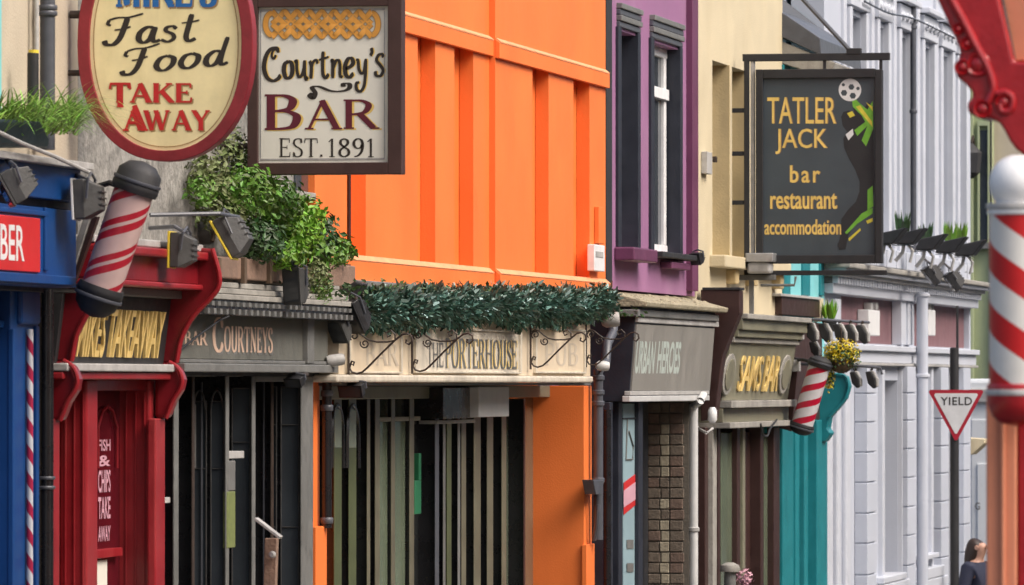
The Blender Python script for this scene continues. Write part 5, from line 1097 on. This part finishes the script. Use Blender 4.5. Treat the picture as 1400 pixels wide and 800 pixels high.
for i, (x, q) in enumerate(((1207, 325), (1234, 325), (1262, 333), (1290, 337), (1316, 341))):
    yl = fy(x, .42); t = thing('panel_lamp', ['leftmost', 'second', 'third', 'fourth', 'rightmost'][i]+' of the five angled black panel lamps on the white cornice', 'floodlight', PY(x, q+30, yl), 'angled panel lamps on the white building')
    Z = lambda pts, dy=0: [PY(x+a, q+b2, yl+dy) for a, b2 in pts]
    hs = MB().prism(Z([(-12, 9), (-5, -6), (31, -14), (14, 8)]), (0, .30, 0)).build('housing', 'floodblk', t, .01)
    MB().prism(Z([(-11, 10.2), (12, 9.4), (12, 10.4), (-11, 11.2)], .02), (0, .26, 0)).build('lens', 'lens', hs)
    MB().tube(Z([(2, 8), (0, 20), (-10, 32)], .15), .018, 8).build('arm', 'ltgrey', t); MB().tube(Z([(6, 8), (14, 18), (10, 34)], .2), .014, 8).build('arm', 'ltgrey', t)
for lb, x, q in (('small black floodlight under the middle of the white cornice', 1277, 374), ('small black floodlight under the far end of the white cornice', 1306, 382)):
    floodlight(lb, 'floodlights under the white cornice', P(x, q, .42), (-.75, -.25, -.6), .16, .2, .13, [P(x-6, q-14, .4), P(x-16, q-22, .2)], 'floodblk')
# ================================================================== YIELD SIGN
yy = fy(1305, .62); g = gz(yy)+.12; S2 = lambda x, q, dy=0: PY(x, q, yy+dy)
c0 = S2(1305, 700, .06)
t = thing('yield_sign', 'white triangular yield sign with red border on a dark pole', 'road sign', (c0.x, c0.y, g))
MB().lathe([(.044, g), (.044, S2(1305, 476).z), (.02, S2(1305, 475).z)], (c0.x, c0.y, 0), n=16).build('pole', 'soot', t, 0, True); MB().lathe([(.012, S2(1305, 476).z), (.012, S2(1305, 418).z)], (c0.x+.03, c0.y, 0), n=8).build('thin_rod', 'soot', t)
def tri(k):
    cx, cy = 1307, 557; pts = []
    for x, q in ((1268, 533), (1346, 533), (1307, 605)):
        for j in (-1, 0, 1):
            pts.append((x, q))
            break
    out = []
    for i in range(3):
        a, b_, c2 = pts[i-1], pts[i], pts[(i+1) % 3]
        for u in (a, c2): d = math.hypot(u[0]-b_[0], u[1]-b_[1]); out.append((b_[0]+(u[0]-b_[0])/d*3.5, b_[1]+(u[1]-b_[1])/d*3.5))
    return [(cx+(x-cx)*k, cy+(q-cy)*k) for x, q in out]
pl = MB().prism([S2(x, q) for x, q in tri(1)], (0, .012, 0)).build('red_border', 'signalred', t)
wf = MB().prism([S2(x, q, -.003) for x, q in tri(.80)], (0, .002, 0)).build('white_face', 'inkwhite', pl)
put_y(font2d('YIELD', .012, 1.1), 'lettering', 'inkblack', wf, 1286, 1329, 543, 554, yy-.004)
# ================================================================== FAR CORNER: green house, lorry, person
yg = 88.0
Gn = thing('green_house', 'sage green house at the far end behind the lorry', 'building', (PY(1340, 525, yg).x, yg+4, gz(yg)-.1))
xa, xb, xc = PY(1290, 525, yg).x, PY(1357, 525, yg).x, PY(1460, 525, yg).x
MB().box(xa, xb, yg, yg+8, gz(yg)-.5, 10).build('wall', 'sage', Gn); MB().box(xb+.003, xc, yg+.2, yg+8, gz(yg)-.5, 10).build('pink_wall', 'mauve' if False else 'beige', Gn)
MB().prism([(xa-.2, yg-.3, 10), (xc+.2, yg-.3, 10), (xc+.2, yg+4, 12.5), (xa-.2, yg+4, 12.5)], (0, 0, .12)).build('roof', 'slate', Gn)
wi = part('window', 'glass_win', Gn, sb=(1339, 1350, 178, 330, yg-.03, .028), bevel=0)
for q in ((1336, 1339, 172, 332), (1350, 1353, 172, 332), (1336, 1353, 166, 172)): part('frame', 'sage', wi, sb=(*q, yg-.09, .088))
part('sill', 'midgrey', wi, sb=(1332, 1356, 332, 340, yg-.15, .14)); part('pilaster', 'sage', Gn, sb=(1326, 1331, 120, 900, yg-.1, .098)); part('downpipe', 'soot', Gn, sb=(1354, 1356, 120, 900, yg-.08, .075))
p = PY(1328, 215, yg-.4); t = thing('street_lamp', 'small black wall lantern on the far corner', 'lamp', p); MB().lathe([(.03, -.3), (.12, -.22), (.15, .06), (.1, .12), (.02, .2)], p, n=8).build('lantern', 'soot', t); MB().tube([p+Vector((0, 0, .2)), p+Vector((0, .2, .3)), p+Vector((0, .4, .1))], .02, 6).build('arm', 'iron', t)
yv = 77.0; g = gz(yv); xa = PY(1321, 525, yv).x; xb = xa+2.35
V = thing('box_lorry', 'tall white box lorry parked beyond the white building', 'lorry', ((xa+xb)/2, yv+3, g))
ztp = PY(1340, 518, yv).z
bx = MB().box(xa, xb, yv, yv+5.2, g+.75, ztp).build('box_body', 'vanwhite', V, .05)
for a, b2 in ((xa+.06, (xa+xb)/2-.02), ((xa+xb)/2+.02, xb-.06)):
    dr = MB().box(a, b2, yv-.03, yv-.002, g+.85, ztp-.5).build('rear_door', 'vanwhite', bx, .02); MB().box(a+.08, b2-.1, yv-.05, yv-.031, g+1.15, ztp-1.05).build('door_panel', 'vanwhite', dr, .018); MB().box(b2-.06, b2-.03, yv-.06, yv-.031, g+1.0, ztp-.7).build('lock_bar', 'steel', dr, .004)
put_y(font2d('G', .012), 'lettering', 'midgrey', bx, 1333, 1340, 687, 697, yv-.052)
MB().box(xa-.02, xb+.02, yv-.06, yv+.4, ztp-.3, ztp-.12).build('top_rail', 'ltgrey', bx, .02); MB().box(xa, xb, yv-.08, yv+.1, g+.5, g+.7).build('rear_bumper', 'soot', V, .02)
for s in (0, 1):
    x = xa+.05 if s == 0 else xb-.25; MB().box(x, x+.2, yv-.1, yv-.07, g+.72, g+.84).build('tail_light', 'inkred', V, .01)
    for yw in (yv+1.1, yv+5.9):
        xx = xa+.05 if s == 0 else xb-.33; wh = MB().lathe([(.3, 0), (.42, .03), (.42, .25), (.3, .28)], (xx, yw, g+.42), (1, 0, 0), 24).build('wheel', 'rubber', V, 0, True); MB().lathe([(.22, -.01), (.22, .29)], (xx, yw, g+.42), (1, 0, 0), 16).build('rim', 'steel', wh)
cabm = MB().prism([(xa+.05, yv+5.25, g+.5), (xa+.05, yv+5.25, g+2.4), (xa+.05, yv+6.1, g+2.4), (xa+.05, yv+6.9, g+1.5), (xa+.05, yv+7.0, g+.5)], (2.25, 0, 0)).build('cab', 'vanwhite', V, .06); MB().prism([(xa+.04, yv+5.5, g+1.5), (xa+.04, yv+5.5, g+2.2), (xa+.04, yv+6.0, g+2.2), (xa+.04, yv+6.6, g+1.5)], (2.27, 0, 0)).build('cab_window', 'glass', cabm)
MB().box(xa+.4, xb-.4, yv+.3, yv+6.5, g+.45, g+.72).build('chassis', 'soot', V)
# person
yp_ = 63.6; pp = PY(1338, 735, yp_); g = gz(yp_)+.12; hgt = pp.z-g+.0
t = thing('person', 'dark-haired person in a navy jacket walking beside the white building', 'person', (pp.x, yp_, g)); k_ = hgt/1.72
def skin_mesh(name, m, verts, edges, rad, parent, root=0, lv=2):
    me = bpy.data.meshes.new(name); c0 = t.location; me.from_pydata([Vector(v)*k_ for v in verts], edges, []); o = bpy.data.objects.new(name, me); COL.objects.link(o); o.parent = parent; WL[o.name] = c0.copy()
    md = o.modifiers.new('skin', 'SKIN'); sv = me.skin_vertices[0].data
    for i, r_ in enumerate(rad): sv[i].radius = (r_*k_, r_*k_) if not isinstance(r_, tuple) else (r_[0]*k_, r_[1]*k_); sv[i].use_root = i == root
    md.use_smooth_shade = True; s_ = o.modifiers.new('sub', 'SUBSURF'); s_.levels = lv; s_.render_levels = lv; me.materials.append(M[m]); return o
vs = [(0, 0, .95), (0, .01, 1.15), (0, .02, 1.36), (0, .01, 1.46), (0, -.01, 1.53), (0, -.03, 1.60), (0, -.02, 1.67),
      (-.19, .02, 1.37), (-.24, .06, 1.12), (-.25, -.02, .88), (.19, .02, 1.37), (.24, 0, 1.12), (.25, -.14, .90),
      (-.10, 0, .90), (-.11, -.16, .50), (-.11, -.04, .09), (-.11, -.20, .04), (.10, 0, .90), (.11, .10, .50), (.11, .30, .13), (.11, .18, .05)]
es = [(0, 1), (1, 2), (2, 3), (3, 4), (4, 5), (5, 6), (2, 7), (7, 8), (8, 9), (2, 10), (10, 11), (11, 12), (0, 13), (13, 14), (14, 15), (15, 16), (0, 17), (17, 18), (18, 19), (19, 20)]
rd = [.145, .135, .15, .06, .06, .085, .07, .065, .055, .04, .065, .055, .04, .095, .065, .045, .04, .095, .065, .045, .04]
bo = skin_mesh('body', 'skin', vs, es, rd, t)
jv = [(0, 0, .86), (0, .01, 1.15), (0, .02, 1.37), (0, .01, 1.45), (-.19, .02, 1.38), (-.24, .06, 1.12), (-.25, -.01, .92), (.19, .02, 1.38), (.24, 0, 1.12), (.25, -.12, .93)]
skin_mesh('jacket', 'jacket', jv, [(0, 1), (1, 2), (2, 3), (2, 4), (4, 5), (5, 6), (2, 7), (7, 8), (8, 9)], [.175, .165, .175, .085, .09, .072, .058, .09, .072, .058], t)
skin_mesh('trousers', 'jeans', [(0, 0, .95), (-.10, 0, .90), (-.11, -.16, .50), (-.11, -.05, .10), (.10, 0, .90), (.11, .10, .50), (.11, .29, .15)], [(0, 1), (1, 2), (2, 3), (0, 4), (4, 5), (5, 6)], [.155, .11, .078, .062, .11, .078, .062], t)
skin_mesh('hair', 'hair', [(0, -.01, 1.70), (0, .05, 1.61), (0, .09, 1.46), (0, .10, 1.30)], [(0, 1), (1, 2), (2, 3)], [.10, .115, .10, .06], t)
for s in (-1, 1):
    skin_mesh('shoe', 'soot', [(.11*s, -.04 if s < 0 else .30, .05), (.11*s, -.14 if s < 0 else .22, .04), (.11*s, -.22 if s < 0 else .14, .035)], [(0, 1), (1, 2)], [.05, .048, .036], t)
    bx_, by_, bz_ = .25*s, (-.03 if s < 0 else -.15), .84; hv = [(bx_, by_, bz_+.04), (bx_, by_, bz_)]; he = [(0, 1)]; hr = [.03, .034]
    for j, (dx, l1) in enumerate(((-.03, .06), (-.01, .075), (.01, .07), (.03, .055), (.0, .05))):
        n0 = len(hv); off = (by_+dx if j < 4 else by_-.04)
        hv += [(bx_, off, bz_-.035 if j < 4 else bz_-.005), (bx_-s*.008, off-.006, bz_-.035-l1*.55 if j < 4 else bz_-.035), (bx_-s*.022, off-.008, bz_-.035-l1 if j < 4 else bz_-.06)]; he += [(1, n0), (n0, n0+1), (n0+1, n0+2)]; hr += [.011, .0095, .008]
    skin_mesh('hand', 'skin', hv, he, hr, t, 0, 1)
t.rotation_euler = (0, 0, R(65))
hd = MB()
hc = Vector((pp.x, yp_-.03*k_, g+1.61*k_))
hd.lathe([(.008, 0), (.018, .03), (.01, .05)], hc+Vector((0, -.10, -.02))*k_, (0, .3, 1), 8); hd.build('nose', 'skin', t, 0, True)
for s in (-1, 1):
    MB().lathe([(.004, 0), (.011, .004), (.004, .009)], hc+Vector((.033*s, -.088, .02))*k_, (0, -1, 0), 10).build('eye', 'inkblack', t); MB().lathe([(.012, 0), (.028, .006), (.02, .014)], hc+Vector((.085*s, 0, 0))*k_, (s, 0, 0), 10).build('ear', 'skin', t, 0, True)
MB().box(hc.x-.025, hc.x+.025, hc.y-.092, hc.y-.08, hc.z-.062, hc.z-.05).build('mouth', 'inkmaroon', t, .003)
# ================================================================== RIGHT FOREGROUND: red barber shop
yr = 17.0
Rb = thing('red_barber_shop', 'red and salmon shopfront with scrolled red console in the right foreground', 'building', (PY(1400, 525, yr).x, yr, gz(yr)-.05))
xw = PY(1408, 525, yr).x
MB().box(xw, 3.2, yr+.25, yr+9, gz(yr)-1, 6.6).build('wall', 'salmon', Rb); MB().prism([(xw-.25, yr+.1, 6.6), (3.4, yr+.1, 6.6), (3.4, yr+4.6, 9), (xw-.25, yr+4.6, 9)], (0, 0, .1)).build('roof', 'slate', Rb)
cs = [(1262, -70), (1270, -30), (1281, -2), (1291, 20), (1303, 46), (1311, 66), (1313, 76), (1307, 86), (1305, 96), (1309, 106), (1318, 113), (1328, 124), (1330, 132), (1323, 141), (1322, 150), (1327, 157), (1340, 161), (1356, 162), (1366, 168), (1373, 178), (1380, 192), (1388, 203), (1400, 212), (1440, 214), (1440, 86), (1386, 84), (1376, 40), (1366, -2), (1352, -70)]
c = MB().prism([PY(x, q, yr) for x, q in cs], (0, .22, 0)).build('console', 'redhot', Rb, .008)
for x, q, r_ in ((1316, 92, 11), (1343, 149, 13), (1337, 88, 17), (1372, 140, 12), (1310, 40, 8), (1322, 60, 9)):
    b = MB(); b.lathe([(r_*.00205, 0), (r_*.00205*1.02, .008), (r_*.00205*.85, .016), (r_*.00205*.6, .008), (r_*.00205*.4, .014), (.002, .016)], PY(x, q, yr)+Vector((0, .004, 0)), (0, -1, 0), 20); b.build('rosette', 'redhot', c, 0, True)
MB().tube(cat_rom([PY(x, q, yr-.004) for x, q in ((1296, -10), (1318, 30), (1334, 62), (1350, 92), (1358, 120), (1350, 140))], 4), .012, 8).build('scroll_bead', 'redhot', c, 0, True)
MB().tube(cat_rom([PY(x, q, yr-.004) for x, q in ((1362, 128), (1374, 126), (1384, 134), (1382, 150), (1370, 152), (1366, 142))], 4), .010, 8).build('scroll_bead', 'redhot', c, 0, True)
part('upper_panel', 'salmon', Rb, sb=(1353, 1440, -80, 83, yr+.06, .17)); MB().tube([PY(1368, -10, yr+.05), PY(1386, 82, yr+.05)], .007, 6).build('panel_bead', 'brown', Rb)
part('bracket_block', 'redhot', Rb, sb=(1398, 1450, 86, 560, yr+.1, .14))
part('pilaster', 'salmon', Rb, sb=(1348, 1391, 538, 1700, yr+.02, .4), bevel=.006); part('pilaster_moulding', 'salmon', Rb, sb=(1368, 1375, 538.5, 1700, yr+.006, .013), bevel=.004)
part('red_frame', 'redhot', Rb, sb=(1391.5, 1470, 545, 1700, yr+.03, .38), bevel=.006)
yb = yr-.18
sm = stripe_mat('bold_barber_stripes', (.68, .66, .62), (.50, .008, .01), .165, [(.1, .58)], 2, .28)
barber_pole('large red and white barber pole with white ball in the right foreground', PY(1391, 292, yb), PY(1391, 527, yb), .077, sm, 'inkwhite', 1.04, .035, [[PY(1391, 300, yb), PY(1420, 300, yb+.2)], [PY(1391, 540, yb), PY(1420, 545, yb+.2)]], .078, None, 'redhot')
b = MB(); b.lathe([(.081, 0), (.083, .01), (.082, .05), (.07, .085), (.045, .105), (.01, .112)], PY(1391, 526, yb), (0, 0, -1), 28)
b.build('dome', 'redhot', bpy.data.objects[[o.name for o in bpy.data.objects if o.name.startswith('barber_pole')][-1]], 0, True)
# ================================================================== OPPOSITE TERRACE (out of frame, seen in the shop windows)
cols = ['sage', 'cream', 'beige', 'white', 'salmon', 'aqua', 'cream', 'beige']
for i in range(8):
    ya, yb = 28+i*11.0, 28+(i+1)*11.0-.01; X = 3.2; g = gz(yb)
    hse = thing('opposite_house', ['sage green', 'first cream', 'first beige', 'white', 'salmon pink', 'aqua', 'far cream', 'far beige'][i]+' house across the street, outside the picture', 'building', (X, (ya+yb)/2, g), 'houses across the street')
    MB().box(X, X+8, ya, yb, g-.5, 7.0).build('wall', cols[i], hse); MB().prism([(X-.2, ya, 7.0), (X-.2, ya, 7.1), (X+4, ya, 9.4), (X+8.2, ya, 7.1), (X+8.2, ya, 7.0)], (0, yb-ya, 0)).build('roof', 'slate', hse)
    MB().box(X-.15, X-.003, ya+.3, yb-.3, g+2.9, g+3.5).build('fascia', ['brown', 'navy', 'red', 'teal', 'soot', 'olive', 'blue', 'brown'][i], hse, .01)
    for k in range(3):
        a = ya+.8+k*3.5; wi = MB().box(X-.03, X-.003, a, a+2.4, g+.7, g+2.8).build('shop_window', 'glass', hse); MB().box(X-.06, X-.031, a-.1, a, g+.5, g+2.85).build('frame', 'soot', wi)
        wi = MB().box(X-.03, X-.003, a+.5, a+1.6, g+4.4, g+6.1).build('window', 'glass_win', hse); MB().box(X-.1, X-.031, a+.4, a+1.7, g+4.28, g+4.38).build('sill', 'ltgrey', wi)
